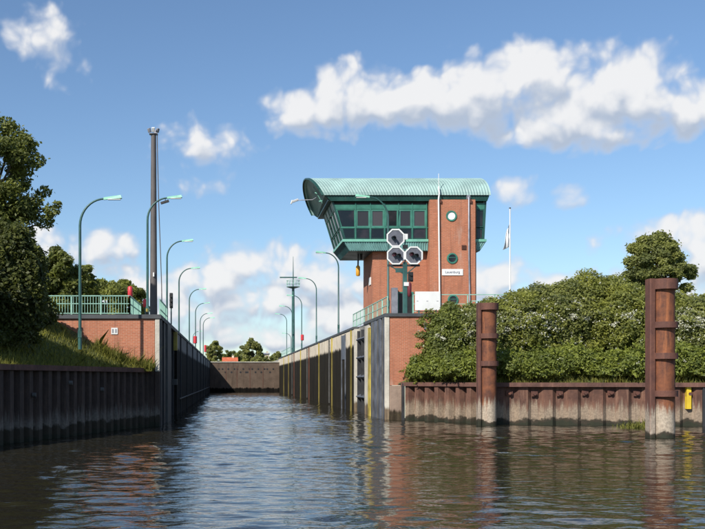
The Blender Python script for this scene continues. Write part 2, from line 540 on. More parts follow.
class MB:
    """collects geometry in world coordinates; build() makes one mesh object relative to its parent"""
    def __init__(self):
        self.v, self.f = [], []

    def add(self, vs, fs):
        b = len(self.v)
        self.v += [tuple(p) for p in vs]
        self.f += [tuple(i + b for i in f) for f in fs]
        return self

    def box(self, x0, x1, y0, y1, z0, z1):
        return self.add([(x0, y0, z0), (x1, y0, z0), (x1, y1, z0), (x0, y1, z0), (x0, y0, z1), (x1, y0, z1), (x1, y1, z1), (x0, y1, z1)],
                        [(3, 2, 1, 0), (4, 5, 6, 7), (0, 1, 5, 4), (1, 2, 6, 5), (2, 3, 7, 6), (3, 0, 4, 7)])

    def slab(self, pts, off):
        """polygon pts extruded by vector off"""
        n = len(pts)
        off = Vector(off)
        vs = [Vector(p) for p in pts] + [Vector(p) + off for p in pts]
        fs = [tuple(range(n))[::-1], tuple(range(n, 2 * n))] + [(i, (i + 1) % n, n + (i + 1) % n, n + i) for i in range(n)]
        return self.add(vs, fs)

    def bar(self, a, b, w, h=None, up=(0, 0, 1)):
        """square bar from a to b"""
        a, b = Vector(a), Vector(b)
        h = h or w
        d = (b - a).normalized()
        u = Vector(up)
        if abs(d.dot(u)) > 0.95:
            u = Vector((0, 1, 0))
        s = d.cross(u).normalized()
        u = s.cross(d).normalized()
        vs = []
        for p in (a, b):
            for i, j in ((-1, -1), (1, -1), (1, 1), (-1, 1)):
                vs.append(p + s * (i * w / 2) + u * (j * h / 2))
        return self.add(vs, [(0, 3, 2, 1), (4, 5, 6, 7), (0, 1, 5, 4), (1, 2, 6, 5), (2, 3, 7, 6), (3, 0, 4, 7)])

    def tube(self, path, rad, n=8, cap=True):
        path = [Vector(p) for p in path]
        rads = rad if isinstance(rad, (list, tuple)) else [rad] * len(path)
        rings = []
        ref = None
        for i, p in enumerate(path):
            d = (path[min(i + 1, len(path) - 1)] - path[max(i - 1, 0)]).normalized()
            if ref is None:
                ref = Vector((0, 1, 0)) if abs(d.y) < 0.9 else Vector((1, 0, 0))
            s = d.cross(ref).normalized()
            ref = s.cross(d).normalized()
            rings.append([p + (s * math.cos(2 * math.pi * j / n) + ref * math.sin(2 * math.pi * j / n)) * rads[i] for j in range(n)])
        vs = [q for r in rings for q in r]
        fs = []
        for i in range(len(rings) - 1):
            for j in range(n):
                a, b = i * n + j, i * n + (j + 1) % n
                fs.append((a, b, b + n, a + n))
        if cap:
            fs.append(tuple(range(n))[::-1])
            fs.append(tuple(range(len(vs) - n, len(vs))))
        return self.add(vs, fs)

    def build(self, name, m, parent=None, smooth=False, loc=None, bevel=0.0):
        o0 = origin_of(parent) if parent else Vector(loc or (0, 0, 0))
        me = bpy.data.meshes.new(name)
        me.from_pydata([(x - o0.x, y - o0.y, z - o0.z) for x, y, z in self.v], [], self.f)
        me.materials.append(M[m] if isinstance(m, str) else m)
        if smooth:
            me.polygons.foreach_set('use_smooth', [True] * len(me.polygons))
        me.update()
        o = bpy.data.objects.new(name, me)
        if parent:
            o.parent = parent
        else:
            o.location = o0
        link(o)
        if bevel:
            bv = o.modifiers.new('bevel', 'BEVEL')
            bv.width = bevel
            bv.segments = 2
            bv.limit_method = 'ANGLE'
        if smooth:
            es = o.modifiers.new('split', 'EDGE_SPLIT')
            es.split_angle = math.radians(40)
        return o


def copy_tree(o, parent=None):
    c = o.copy()
    link(c)
    if parent:
        c.parent = parent
    for ch in list(o.children):
        copy_tree(ch, c)
    return c


def disc_pts(c, r, n, axis='y', start=0.0):
    out = []
    for i in range(n):
        a = start + 2 * math.pi * i / n
        if axis == 'y':
            out.append((c[0] + r * math.cos(a), c[1], c[2] + r * math.sin(a)))
        else:
            out.append((c[0], c[1] + r * math.cos(a), c[2] + r * math.sin(a)))
    return out


# ------------------------------------------------------------------ the setting
XL, XR = -3.43, 9.08            # chamber walls
QL, QR = 5.55, 6.15             # quay heights left and right
YHL, YHR = 48.6, 56.6           # fronts of the two lock heads
YG = 176.5                      # far gate

# water
def water_surface():
    """wind ripples as real geometry where the canal is in view, flat beyond"""
    rw = np.random.RandomState(77)
    ncomp = 70
    lam = np.exp(rw.uniform(math.log(0.44), math.log(1.6), ncomp))
    kk = 2 * np.pi / lam
    th = rw.normal(0, 0.75, ncomp) + math.radians(80)
    kx, ky = kk * np.cos(th), kk * np.sin(th)
    ph = rw.uniform(0, 2 * np.pi, ncomp)
    amp = 0.068 * math.sqrt(2.0 / ncomp) / kk
    pk = rw.uniform(0.05, 0.35, (14, 1)) * np.stack([np.cos(rw.uniform(0, 6.28, 14)), np.sin(rw.uniform(0, 6.28, 14))], 1)
    pp = rw.uniform(0, 6.28, 14)

    def h(x, y):
        z = np.zeros_like(x)
        for a_, b_, p_, m_ in zip(kx, ky, ph, amp):
            z += m_ * np.sin(a_ * x + b_ * y + p_)
        g_ = np.zeros_like(x)
        for (a_, b_), p_ in zip(pk, pp):
            g_ += np.sin(a_ * x + b_ * y + p_)
        return z * np.clip(0.95 + 0.16 * g_, 0.35, 1.6)

    V, Fc = [], []
    nv = 0
    for x0, x1, y0, y1, st in ((-26.0, 40.0, 9.0, 57.0, 0.14), (-4.9, 10.6, 57.0, YG + 0.3, 0.20)):
        xs = np.linspace(x0, x1, int((x1 - x0) / st) + 1)
        ys = np.linspace(y0, y1, int((y1 - y0) / st) + 1)
        X, Y = np.meshgrid(xs, ys)
        fade = np.clip(np.minimum.reduce([X - x0, x1 - X, Y - y0 if y0 < 20 else Y * 0 + 9, y1 - Y if y1 < 60 else Y * 0 + 9]) / 1.2, 0, 1)
        if y1 < 60:
            inside = (X > -4.9) & (X < 10.6)
            fade = np.where(inside, np.clip((Y - y0) / 1.2, 0, 1), fade)
        Z = h(X, Y) * fade
        V.append(np.stack([X, Y, Z], -1).reshape(-1, 3))
        n0, n1 = X.shape
        idx = np.arange(n0 * n1).reshape(n0, n1) + nv
        Fc.append(np.stack([idx[:-1, :-1], idx[:-1, 1:], idx[1:, 1:], idx[1:, :-1]], -1).reshape(-1, 4))
        nv += n0 * n1
    ring = np.array([[-400, -300, 0], [400, -300, 0], [400, 57, 0], [-400, 57, 0], [-26, 9, 0], [40, 9, 0], [40, 57, 0], [-26, 57, 0]], float)
    V.append(ring)
    Fc.append(np.array([[0, 1, 5, 4], [1, 2, 6, 5], [3, 0, 4, 7]]) + nv)
    V = np.concatenate(V).astype(np.float32)
    Fc = np.concatenate(Fc).astype(np.int32)
    me = bpy.data.meshes.new('water')
    me.vertices.add(len(V))
    me.vertices.foreach_set('co', V.ravel())
    me.loops.add(Fc.size)
    me.loops.foreach_set('vertex_index', Fc.ravel())
    me.polygons.add(len(Fc))
    me.polygons.foreach_set('loop_start', np.arange(0, Fc.size, 4, dtype=np.int32))
    me.polygons.foreach_set('loop_total', np.full(len(Fc), 4, dtype=np.int32))
    me.polygons.foreach_set('use_smooth', np.ones(len(Fc), dtype=bool))
    me.materials.append(M['water'])
    me.update(calc_edges=True)
    o = bpy.data.objects.new('water', me)
    link(o)
    return o


tag(water_surface(), kind='structure')

# ground: banks and plain around the canal
PL0, PL1 = Vector((-8.2 - 4.6 * 1.2, 34.9 - 15.1 * 1.2, 0)), Vector((-3.62, 49.6, 0))      # left pile line
dirL = (PL1 - PL0).normalized()
norL = Vector((-dirL.y, dirL.x, 0))                                                 # away from the water


def left_z(x, y):
    s = (Vector((x, y, 0)) - PL0).dot(norL)
    s = max(0.0, s)
    t = min(1.0, s / 6.0)
    z = 2.78 + 2.65 * (t * t * (3 - 2 * t)) ** 0.9
    return z + 0.10 * math.sin(x * 1.7 + y * 0.6) * t + 0.07 * math.sin(x * 3.1 - y * 2.3) * t


def right_front(x):
    """y of the right bank's edge"""
    if x < 13.3:
        return 56.4 + (x - 9.85) / (13.3 - 9.85) * (50.7 - 56.4)
    return 50.7 - (x - 13.3) * 0.17


def right_z(x, y):
    s = max(0.0, y - right_front(x) - 0.15)
    t = min(1.0, s / 9)
    return 2.02 + 3.2 * t + 0.06 * math.sin(x * 2.1 + y)


g = MB()
NT_, NS_ = 40, 26
L = (PL1 - PL0).length
for i in range(NT_):
    for j in range(NS_):
        q = []
        for a, b in ((i, j), (i + 1, j), (i + 1, j + 1), (i, j + 1)):
            t = -40 + (L + 40 - 1.0) * (a / NT_)
            s_ = 0.12 + 40 * (b / NS_) ** 2
            p = PL0 + dirL * t + norL * s_
            q.append((p.x, min(p.y, 48.55) if p.x > -12 else p.y, left_z(p.x, p.y)))
        g.add(q, [(0, 1, 2, 3)])
g.add([(-3000, -40, 5.2), (-30, -40, 5.2), (-13, 60, 5.3), (-13, 4000, 5.3), (-3000, 4000, 5.3)], [(0, 1, 2, 3, 4)])
g.add([(-13, 60, 5.3), (-9.02, 60, 5.3), (-9.02, 4000, 5.3), (-13, 4000, 5.3)], [(0, 1, 2, 3)])
NX, NY = 46, 14
for i in range(NX):
    for j in range(NY):
        q = []
        for a, b in ((i, j), (i + 1, j), (i + 1, j + 1), (i, j + 1)):
            x = 9.7 + (44 - 9.7) * a / NX
            y0 = right_front(x) + 0.12
            ylim = 56.55 if x < 22.0 else 75
            y0 = min(y0, 56.5)
            y = y0 + (ylim - y0) * b / NY
            q.append((x, y, right_z(x, y)))
        g.add(q, [(0, 1, 2, 3)])
g.add([(24.02, 70, 5.3), (3000, 40, 5.3), (3000, 4000, 5.3), (24.02, 4000, 5.3)], [(0, 1, 2, 3)])
g.add([(-9.02, YG + 4, 5.2), (24.02, YG + 4, 5.2), (24.02, 4000, 5.2), (-9.02, 4000, 5.2)], [(0, 1, 2, 3)])
tag(g.build('ground', 'ground'), kind='structure')

# quay platforms (paving only; the walls below are things)
q = MB()
q.box(-9.0, XL - 0.30, YHL + 0.45, 230, 4.9, QL - 0.03)
tag(q.build('quay_left', 'paving'), kind='structure')
q = MB()
q.box(XR + 0.35, 24.0, YHR + 0.45, 230, 5.2, QR - 0.03)
tag(q.build('quay_right', 'paving'), kind='structure')


# ------------------------------------------------------------------ chamber walls
def chamber_wall(side, y0, y1, joints, label):
    x = XR if side > 0 else XL
    top = QR if side > 0 else QL
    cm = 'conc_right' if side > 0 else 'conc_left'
    t = thing('chamber_wall', label, 'wall', (x, y0, 0))
    ys = [y0] + [j for j in joints if y0 + 1 < j < y1 - 1] + [y1]
    for a, b in zip(ys[:-1], ys[1:]):
        m = MB()
        xa, xb = (x, x + 0.9) if side > 0 else (x - 0.9, x)
        m.box(xa, xb, a + 0.03, b - 0.03, -1.5, top - 0.16)
        m.build('wall_panel', cm, t, bevel=0.03)
    m = MB()
    m.box(x + 0.15, x + 0.85, y0, y1, -1.5, top - 0.3) if side > 0 else m.box(x - 0.85, x - 0.15, y0, y1, -1.5, top - 0.3)
    m.build('backing', 'steel_dark', t)
    m = MB()
    if side > 0:
        m.box(x - 0.06, x + 0.5, y0, y1, top - 0.16, top)
    else:
        m.box(x - 0.5, x + 0.06, y0, y1, top - 0.16, top)
    m.build('coping', 'coping', t)
    return t


YR0, YL0 = 71.2, 66.2
strips_r = [72.4, 85.9, 98.3, 110.5, 123.5, 136.0, 148.5, 161.5]
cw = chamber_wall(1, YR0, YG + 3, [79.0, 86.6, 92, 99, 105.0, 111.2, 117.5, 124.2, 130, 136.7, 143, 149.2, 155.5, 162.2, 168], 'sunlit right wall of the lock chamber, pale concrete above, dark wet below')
for i, y in enumerate(strips_r):
    m = MB()
    wd = 0.10 if i not in (3, 5) else 0.14
    m.box(XR - 0.11, XR + 0.1, y, y + wd, -1, QR - 0.2)
    m.build('fender_strip', 'yellow_dull' if i not in (3, 5) else 'brown_box', cw)
m = MB()
m.box(XR - 0.04, XR + 0.1, 76.2, 78.6, 3.9, QR - 0.35)
m.box(XR - 0.07, XR + 0.1, 76.1, 76.3, -1, QR - 0.3)
m.box(XR - 0.07, XR + 0.1, 78.5, 78.7, -1, QR - 0.3)
m.build('bollard_recess', 'steel_grey', cw)
for y in (88.0, 113.0, 140.0):
    m = MB()
    for s_ in (0, 0.45):
        m.box(XR - 0.09, XR - 0.03, y + s_, y + s_ + 0.06, 0.2, QR - 0.25)
    for z in np.arange(0.4, QR - 0.3, 0.3):
        m.box(XR - 0.08, XR - 0.04, y + 0.06, y + 0.45, z, z + 0.04)
    m.build('ladder', 'steel_mid', cw)

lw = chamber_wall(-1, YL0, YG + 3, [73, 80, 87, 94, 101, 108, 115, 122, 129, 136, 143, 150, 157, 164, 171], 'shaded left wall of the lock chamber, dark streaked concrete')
for i, y in enumerate((68.5, 79, 91, 104, 117, 130, 143, 156, 169)):
    m = MB()
    m.box(XL - 0.1, XL + 0.10, y, y + 0.2, -1, QL - 0.2)
    m.build('fender_strip', 'steel_dark', lw)
m = MB()
m.tube([(XL + 0.07, 67.0, 1.0), (XL + 0.07, 110, 0.98), (XL + 0.07, 170, 1.0)], 0.05, 6)
m.build('floating_line', 'steel_mid', lw)


# ------------------------------------------------------------------ right lock head
rh = thing('quay_wall', 'brick lock head below the control tower, white corner strip and grey steel armour', 'wall', (XR, YHR, 0))
m = MB()
m.box(9.29, 22.0, YHR, YHR + 0.4, 2.0, QR - 0.19)
m.build('brick_wall', 'brick_quay', rh)
m = MB()
m.box(9.03, 9.27, YHR - 0.05, YHR + 0.35, -1.2, QR - 0.18)
m.build('corner_strip', 'conc_pale', rh, bevel=0.03)
m = MB()
m.box(9.28, 10.1, YHR - 0.12, YHR + 0.38, -1.2, 1.98)
m.build('plinth', 'conc_plinth', rh, bevel=0.03)
for a, b, dx, mm in ((56.93, 57.85, 0.05, 'steel_grey'), (57.95, 58.3, -0.10, 'steel_dark'), (58.36, 59.2, 0.06, 'steel_grey'), (59.26, 60.1, 0.03, 'steel_grey'),
                     (60.16, 62.3, 0.05, 'steel_grey')):
    m = MB()
    m.box(XR - dx, XR + 0.4, a, b, -1.2, QR - 0.19)
    m.build('armour_plate', mm, rh, bevel=0.02)
for y in (57.4, 59.23, 61.2):
    m = MB()
    m.tube([(XR - 0.07, y, -1), (XR - 0.07, y, QR - 0.25)], 0.05, 8)
    m.build('armour_rib', 'steel_mid', rh)
m = MB()
m.box(XR - 0.09, XR + 0.3, 62.5, 63.4, -1.2, QR - 0.5)
m.build('fender_strip', 'yellow', rh)
m = MB()
m.box(XR, XR + 0.5, 63.5, 65.6, -1.2, QR - 0.19)
m.build('recess_pier', 'conc_pale', rh, bevel=0.03)
m = MB()
m.box(XR + 1.35, XR + 1.7, 65.6, 71.2, -1.2, QR - 0.19)
m.build('recess_back', 'steel_dark', rh)
m = MB()
m.box(XR, XR + 1.4, 70.7, 71.17, -1.2, QR - 0.19)
m.build('recess_jamb', 'conc_pale', rh)
m = MB()
m.box(XR - 0.07, 22.0, YHR - 0.1, YHR + 0.5, QR - 0.19, QR)
m.box(XR - 0.07, XR + 0.5, YHR + 0.5, 65.6, QR - 0.19, QR)
m.box(XR + 0.9, XR + 1.7, 65.6, 71.2, QR - 0.19, QR)
m.build('coping', 'coping', rh)
m = MB()
m.box(ax(424, 56.5), ax(427, 56.5), YHR - 0.12, YHR, az(329, 56.5), az(322.5, 56.5))
m.build('junction_box', 'pipe_grey', rh)

# the opened gate leaf standing in the right recess
gt = thing('lock_gate', 'grey steel gate leaf with wedge ribs, folded into the right recess', 'gate', (XR + 0.9, 68, 0))
m = MB()
m.box(XR + 1.0, XR + 1.2, 65.9, 70.5, -1.2, QR - 0.3)
m.build('skin_plate', 'steel_grey', gt)
for z in (5.15, 3.85, 2.5, 1.1):
    m = MB()
    a, b = 65.95, 70.4
    m.slab([(XR + 1.0, a, z + 0.50), (XR + 0.10, a, z + 0.06), (XR + 0.04, a, z), (XR + 0.10, a, z - 0.06), (XR + 1.0, a, z - 0.50)], (0, b - a, 0))
    m.build('rib', 'steel_grey', gt)
for y in (66.1, 68.2, 70.2):
    m = MB()
    m.box(XR + 0.12, XR + 0.99, y, y + 0.06, -1.0, QR - 0.35)
    m.build('web_plate', 'steel_dark', gt)
m = MB()
m.box(XR + 0.02, XR + 0.16, 65.75, 65.93, 0.0, QR - 0.3)
m.build('edge_post', 'steel_mid', gt)

# ------------------------------------------------------------------ left lock head
lh = thing('quay_wall', 'low brick lock head left of the chamber, with white corner strip, rising from grass', 'wall', (XL, YHL, 0))
m = MB()
m.box(-12.0, -3.69, YHL, YHL + 0.4, 2.95, QL - 0.2)
m.build('brick_wall', 'brick_quay', lh)
m = MB()
m.box(-12.0, -3.69, YHL + 0.02, YHL + 0.4, -1.2, 2.948)
m.build('plinth', 'pile_left', lh)
m = MB()
m.box(-3.67, -3.44, YHL - 0.05, YHL + 0.35, 2.72, QL - 0.19)
m.build('corner_strip', 'conc_pale', lh, bevel=0.03)
m = MB()
m.box(-3.67, -3.44, YHL - 0.05, YHL + 0.35, -1.2, 2.70)
m.build('corner_foot', 'pile_left', lh)
for a, b, dx, mm in ((48.97, 49.9, 0.03, 'steel_dark'), (50.0, 51.3, -0.08, 'steel_dark'), (51.4, 52.6, 0.02, 'steel_dark'), (52.7, 53.2, -0.15, 'steel_dark'),
                     (53.3, 56.4, 0.10, 'steel_mid')):
    m = MB()
    m.box(XL - 0.4, XL + dx, a, b, -1.2, QL - 0.2)
    m.build('armour_plate', mm, lh, bevel=0.02)
m = MB()
m.box(XL - 1.3, XL - 1.0, 56.4, 66.2, -1.2, QL - 0.2)
m.build('recess_back', 'steel_dark', lh)
for y in (57.6, 60.2, 63.0):
    m = MB()
    m.box(XL - 1.0, XL - 0.12, y, y + 0.25, -1.2, QL - 0.25)
    m.build('recess_rib', 'steel_dark', lh)
m = MB()
m.box(XL - 0.5, XL, 64.6, 66.17, -1.2, QL - 0.2)
m.build('recess_pier', 'conc_left', lh)
m = MB()
m.box(-12.0, XL + 0.06, YHL - 0.1, YHL + 0.5, QL - 0.2, QL)
m.box(XL - 0.5, XL + 0.06, YHL + 0.5, 66.2, QL - 0.2, QL)
m.build('coping', 'coping', lh)
m = MB()
m.box(XL - 0.05, XL + 0.17, 61.3, 61.95, 4.15, QL - 0.24)
m.build('fender_block', 'yellow', lh)
m = MB()
m.box(XL - 0.05, XL + 0.25, 60.0, 60.5, 2.0, 2.35)
m.build('mooring_hook', 'steel_mid', lh)

# number plate on the left brick wall
pl = thing('wall_plate', 'small square white plate with grey bars on the left brick wall', 'sign', at(114.5, 331, YHL - 0.02))
c = at(114.5, 331, YHL)
m = MB()
m.box(c.x - 0.16, c.x + 0.16, YHL - 0.035, YHL, c.z - 0.16, c.z + 0.16)
m.build('plate', 'white', pl)
m = MB()
for dx in (-0.075, 0.075):
    m.box(c.x + dx - 0.04, c.x + dx + 0.04, YHL - 0.039, YHL - 0.033, c.z - 0.10, c.z + 0.10)
m.build('print', 'ink_grey', pl)

# ------------------------------------------------------------------ far gate
fg = thing('sluice_gate', 'brown far gate closing the chamber end, dotted with two rows of dark holes', 'gate', (2.8, YG, 0))
m = MB()
m.box(XL + 0.02, XR - 0.02, YG, YG + 1.2, -1.2, az(362.4, YG))
m.build('gate_panel', 'gate_far', fg)
m = MB()
m.box(XL + 0.02, XR - 0.02, YG - 0.15, YG + 1.3, az(362.3, YG), az(361.6, YG))
m.build('top_beam', 'conc_pale', fg)
for row, zz, xs in ((0, az(369, YG), (219, 222.5, 228.3, 234.5, 237.2, 243.3, 249.5, 252.3, 258.3, 264.5, 267.2, 273.3)),
                    (1, az(372.2, YG), (225.5, 231.5, 240.5, 246, 247.6, 255.5, 261.3, 270))):
    for px in xs:
        x = ax(px, YG)
        m = MB()
        m.slab(disc_pts((x, YG - 0.02, zz), 0.17, 8), (0, 0.06, 0))
        m.build('drain_hole', 'black', fg)
for px in (226, 237, 250, 263):
    m = MB()
    m.box(ax(px, YG) - 0.04, ax(px, YG) + 0.04, YG - 0.03, YG, 0.8, az(366, YG))
    m.build('joint_strip', 'brown_box', fg)


# ------------------------------------------------------------------ sheet pile walls
def pile_mesh(width, depth, z0, z1, m):
    a = width
    pts = [(0, -depth), (0.16 * a, -depth), (0.32 * a, 0), (0.68 * a, 0), (0.84 * a, -depth), (a, -depth)]
    t = 0.05
    back = [(x, y - t) for x, y in pts]
    prof = pts + back[::-1]
    n = len(prof)
    vs = [(x, y, z0) for x, y in prof] + [(x, y, z1) for x, y in prof]
    fs = [tuple(range(n, 2 * n)), tuple(range(n))[::-1]] + [(i, n + i, n + (i + 1) % n, (i + 1) % n) for i in range(n)]
    me = bpy.data.meshes.new('pile')
    me.from_pydata(vs, [], fs)
    me.materials.append(M[m])
    me.update()
    return me


def pile_run(parent, a, b, width, depth, z0, z1, m, capm, cap_w=0.5, cap_h=0.16, water_side=1):
    """piles from a to b; the water lies to the right of a->b when water_side = 1"""
    a, b = Vector(a), Vector(b)
    d = (b - a).normalized()
    nrm = Vector((d.y, -d.x, 0)) * water_side
    n = max(1, round((b - a).length / width))
    width = (b - a).length / n
    me = pile_mesh(width, depth, z0, z1, m)
    o0 = origin_of(parent)
    rng_ = random.Random(n)
    for i in range(n):
        o = bpy.data.objects.new('pile', me)
        link(o)
        o.parent = parent
        p = a + d * (width * i) - o0
        off = rng_.uniform(-0.02, 0.02)
        o.location = (p.x + nrm.x * off, p.y + nrm.y * off, -o0.z + rng_.uniform(-0.02, 0.0))
        if water_side == 1:
            # local x along d, local +y towards the water
            o.rotation_euler = (0, 0, math.atan2(d.y, d.x))
            o.scale = (1, -1, 1)
        else:
            o.rotation_euler = (0, 0, math.atan2(d.y, d.x))
    m_ = MB()
    p0, p1 = a - nrm * (depth * 0.5) , b - nrm * (depth * 0.5)
    m_.bar((p0.x, p0.y, z1 + cap_h / 2 - 0.04), (p1.x, p1.y, z1 + cap_h / 2 - 0.04), cap_w, cap_h + 0.08)
    m_.build('cap_beam', capm, parent)


pwl = thing('sheet_pile_wall', 'dark shaded sheet pile wall along the left bank, below the grass', 'wall', (-8.2, 34.9, 0))
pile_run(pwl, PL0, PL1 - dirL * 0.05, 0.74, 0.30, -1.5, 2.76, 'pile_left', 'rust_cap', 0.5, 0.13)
for k_, (tt, zz) in enumerate(((0.62, 1.75), (0.71, 2.2), (0.80, 1.9))):
    p = PL0 + dirL * (L * tt)
    m = MB()
    m.slab(disc_pts((p.x, p.y, zz), 0.09, 10, 'x'), (0.14, 0, 0))
    m.build('anchor_nut', 'steel_mid', pwl)

pwr = thing('sheet_pile_wall', 'rusty sheet pile wall with lime-white foot along the right bank, under bushes', 'wall', (13.3, 50.6, 0))
R0, R1, R2 = Vector((9.95, 56.3, 0)), Vector((13.3, 50.75, 0)), Vector((40.0, 46.3, 0))
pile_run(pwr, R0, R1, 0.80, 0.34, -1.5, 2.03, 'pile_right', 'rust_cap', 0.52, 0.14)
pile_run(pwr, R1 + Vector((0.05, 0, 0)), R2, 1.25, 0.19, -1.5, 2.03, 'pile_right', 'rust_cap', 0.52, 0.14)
dR = (R2 - R1).normalized()
for i in range(18):
    p = R1 + dR * (0.62 + 1.25 * i + 0.6)
    m = MB()
    zz = 1.62 + 0.03 * math.sin(i * 5)
    pp = p + Vector((0, 0.10, 0))
    m.slab(disc_pts((pp.x, pp.y, zz), 0.085, 8), (0, -0.12, 0))
    m.box(pp.x - 0.17, pp.x + 0.17, pp.y - 0.02, pp.y + 0.03, zz - 0.13, zz + 0.13)
    m.build('tie_plate', 'rust_dark', pwr)
m = MB()
yy = R1.y + (ax(688, 47.9) - R1.x) * dR.y / dR.x
xx = ax(688, yy)
m.box(xx - 0.11, xx + 0.11, yy - 0.12, yy + 0.1, 0.85, 1.98)
m.build('depth_board', 'yellow_bright', pwr)
m = MB()
for px in (484 + 13, 694):
    xx = ax(px, 50.0)
    yy = R1.y + (xx - R1.x) * dR.y / dR.x
    m.box(xx - 0.06, xx + 0.06, yy - 0.10, yy + 0.15, -0.5, 2.02)
m.build('joint_post', 'steel_dark', pwr)  # the left one is a dark strip standing for the smaller dolphin's cast shadow
m = MB()
m.box(9.93, 10.06, 56.05, 56.4, -0.5, 2.1)
m.build('end_post', 'steel_dark', pwr)  # dark strip in place of the shadow beside the concrete corner


# ------------------------------------------------------------------ dolphins
def dolphin(px, d, top_py, wl, wr, wcut, rings, label):
    x0, x1, xc = ax(wl, d), ax(wr, d), ax(wcut, d)
    top = az(top_py, d)
    t = thing('mooring_dolphin', label, 'pile', ((x0 + x1) / 2, d, 0), 'rusty mooring dolphins before the right bank')
    r = (x1 - xc) / 2
    cx = (x1 + xc) / 2
    m = MB()
    m.tube([(cx, d + 0.1, -1.5), (cx, d + 0.1, top - 0.1)], r, 24)
    m.build('tube_pile', 'rust', t, smooth=True)
    m = MB()
    # folded flange beside the tube: a U-shaped sheet pile
    pts = [(x0, d - 0.08), (x0 + 0.04, d - 0.12), (xc - 0.05, d - 0.11), (xc + 0.01, d - 0.04), (xc + 0.06, d + 0.05), (xc + 0.06, d + 0.35), (x0 + 0.04, d + 0.42), (x0, d + 0.36)]
    m.slab([(a, b, -1.5) for a, b in pts], (0, 0, top + 1.5 + 0.02))
    m.build('flange_pile', 'rust_dark', t)
    for i, (ya, yb) in enumerate(rings):
        z1, z0 = az(ya, d), az(yb, d)
        m = MB()
        ri, ro = r * 0.9, r + 0.10
        n = 20
        vs, fs = [], []
        for j in range(n + 1):
            a = -math.pi * 0.98 + (math.pi * 1.3) * j / n
            ca, sa = math.cos(a), math.sin(a)
            for rr, zz in ((ri, z0), (ro, z0), (ro, z1), (ri, z1)):
                vs.append((cx + rr * ca, d + 0.1 + rr * sa * (1.0 if sa > 0 else 1.12), zz))
        for j in range(n):
            for q_ in range(4):
                a = j * 4 + q_
                b = j * 4 + (q_ + 1) % 4
                fs.append((a, a + 4, b + 4, b))
        fs.append((0, 1, 2, 3))
        fs.append((n * 4 + 3, n * 4 + 2, n * 4 + 1, n * 4))
        m.add(vs, fs)
        m.build('collar', 'rust_dark', t, smooth=True)
    m = MB()
    m.slab([(cx + r * 0.98 * math.cos(6.283 * i / 20), d + 0.1 + r * 0.98 * math.sin(6.283 * i / 20), top - 0.1) for i in range(20)], (0, 0, 0.07))
    m.build('end_cap', 'rust_dark', t)
    return t


dolphin(487, 49.6, 303.2, 478, 496.8, 481.6, ((303.2, 310), (333.5, 338.5), (361, 366)), 'smaller rusty mooring dolphin close to the sheet pile wall')
dolphin(664, 39.0, 279.2, 649, 675.4, 655.2, ((279.2, 289.5), (322, 328), (353, 359), (390.5, 396.5)), 'taller rusty mooring dolphin standing free in the water at far right')

# ------------------------------------------------------------------ control tower
TW = thing('control_tower', 'red brick lock control tower with green glazed cabin and curved copper-green roof', 'building', (13.5, 70, QR))
YF, YB = 68.0, 72.6
m = MB()
m.box(9.97, 17.03, YF, YB, QR - 0.05, 11.3)
m.build('brick_shaft', 'brick', TW)
m = MB()
m.box(13.72, 16.82, 66.85, YF + 0.1, QR - 0.05, 14.60)
m.build('stair_pier', 'brick', TW)
m = MB()
m.box(16.83, 17.01, 67.35, YF - 0.002, QR - 0.05, 14.5)
m.build('corner_pier', 'brick', TW)

# roof
RY, RR, RH, RZ = 71.2, 4.2, 1.80, 14.94
SL = 0.53


def roof_xl(z):
    return 6.45 - SL * (z - RZ)


def roof_xr(z):
    return 17.92 - 0.10 * (z - RZ)


m = MB()
NU, NA = 60 * 4, 26
vs, fs = [], []
for layer in (0, 1):
    for i in range(NA + 1):
        th = math.pi * i / NA
        for j in range(NU + 1):
            u = j / NU
            amp = 0.024 * math.cos(2 * math.pi * j / 4) - layer * 0.12
            y = RY - (RR + amp) * math.cos(th)
            z = RZ + (RH + amp) * math.sin(th)
            vs.append((roof_xl(z) * (1 - u) + roof_xr(z) * u, y, z))
W_ = NU + 1
base = (NA + 1) * W_
for i in range(NA):
    for j in range(NU):
        a = i * W_ + j
        fs.append((a, a + 1, a + W_ + 1, a + W_))
        fs.append((base + a, base + a + W_, base + a + W_ + 1, base + a + 1))
for j in range(NU):
    fs.append((j, base + j, base + j + 1, j + 1))
    a = NA * W_ + j
    fs.append((a, a + 1, base + a + 1, base + a))
for i in range(NA):
    for e in (0, NU):
        a = i * W_ + e
        fs.append((a, a + W_, base + a + W_, base + a) if e == 0 else (a, base + a, base + a + W_, a + W_))
m.add(vs, fs)
roof = m.build('roof', 'roof', TW)
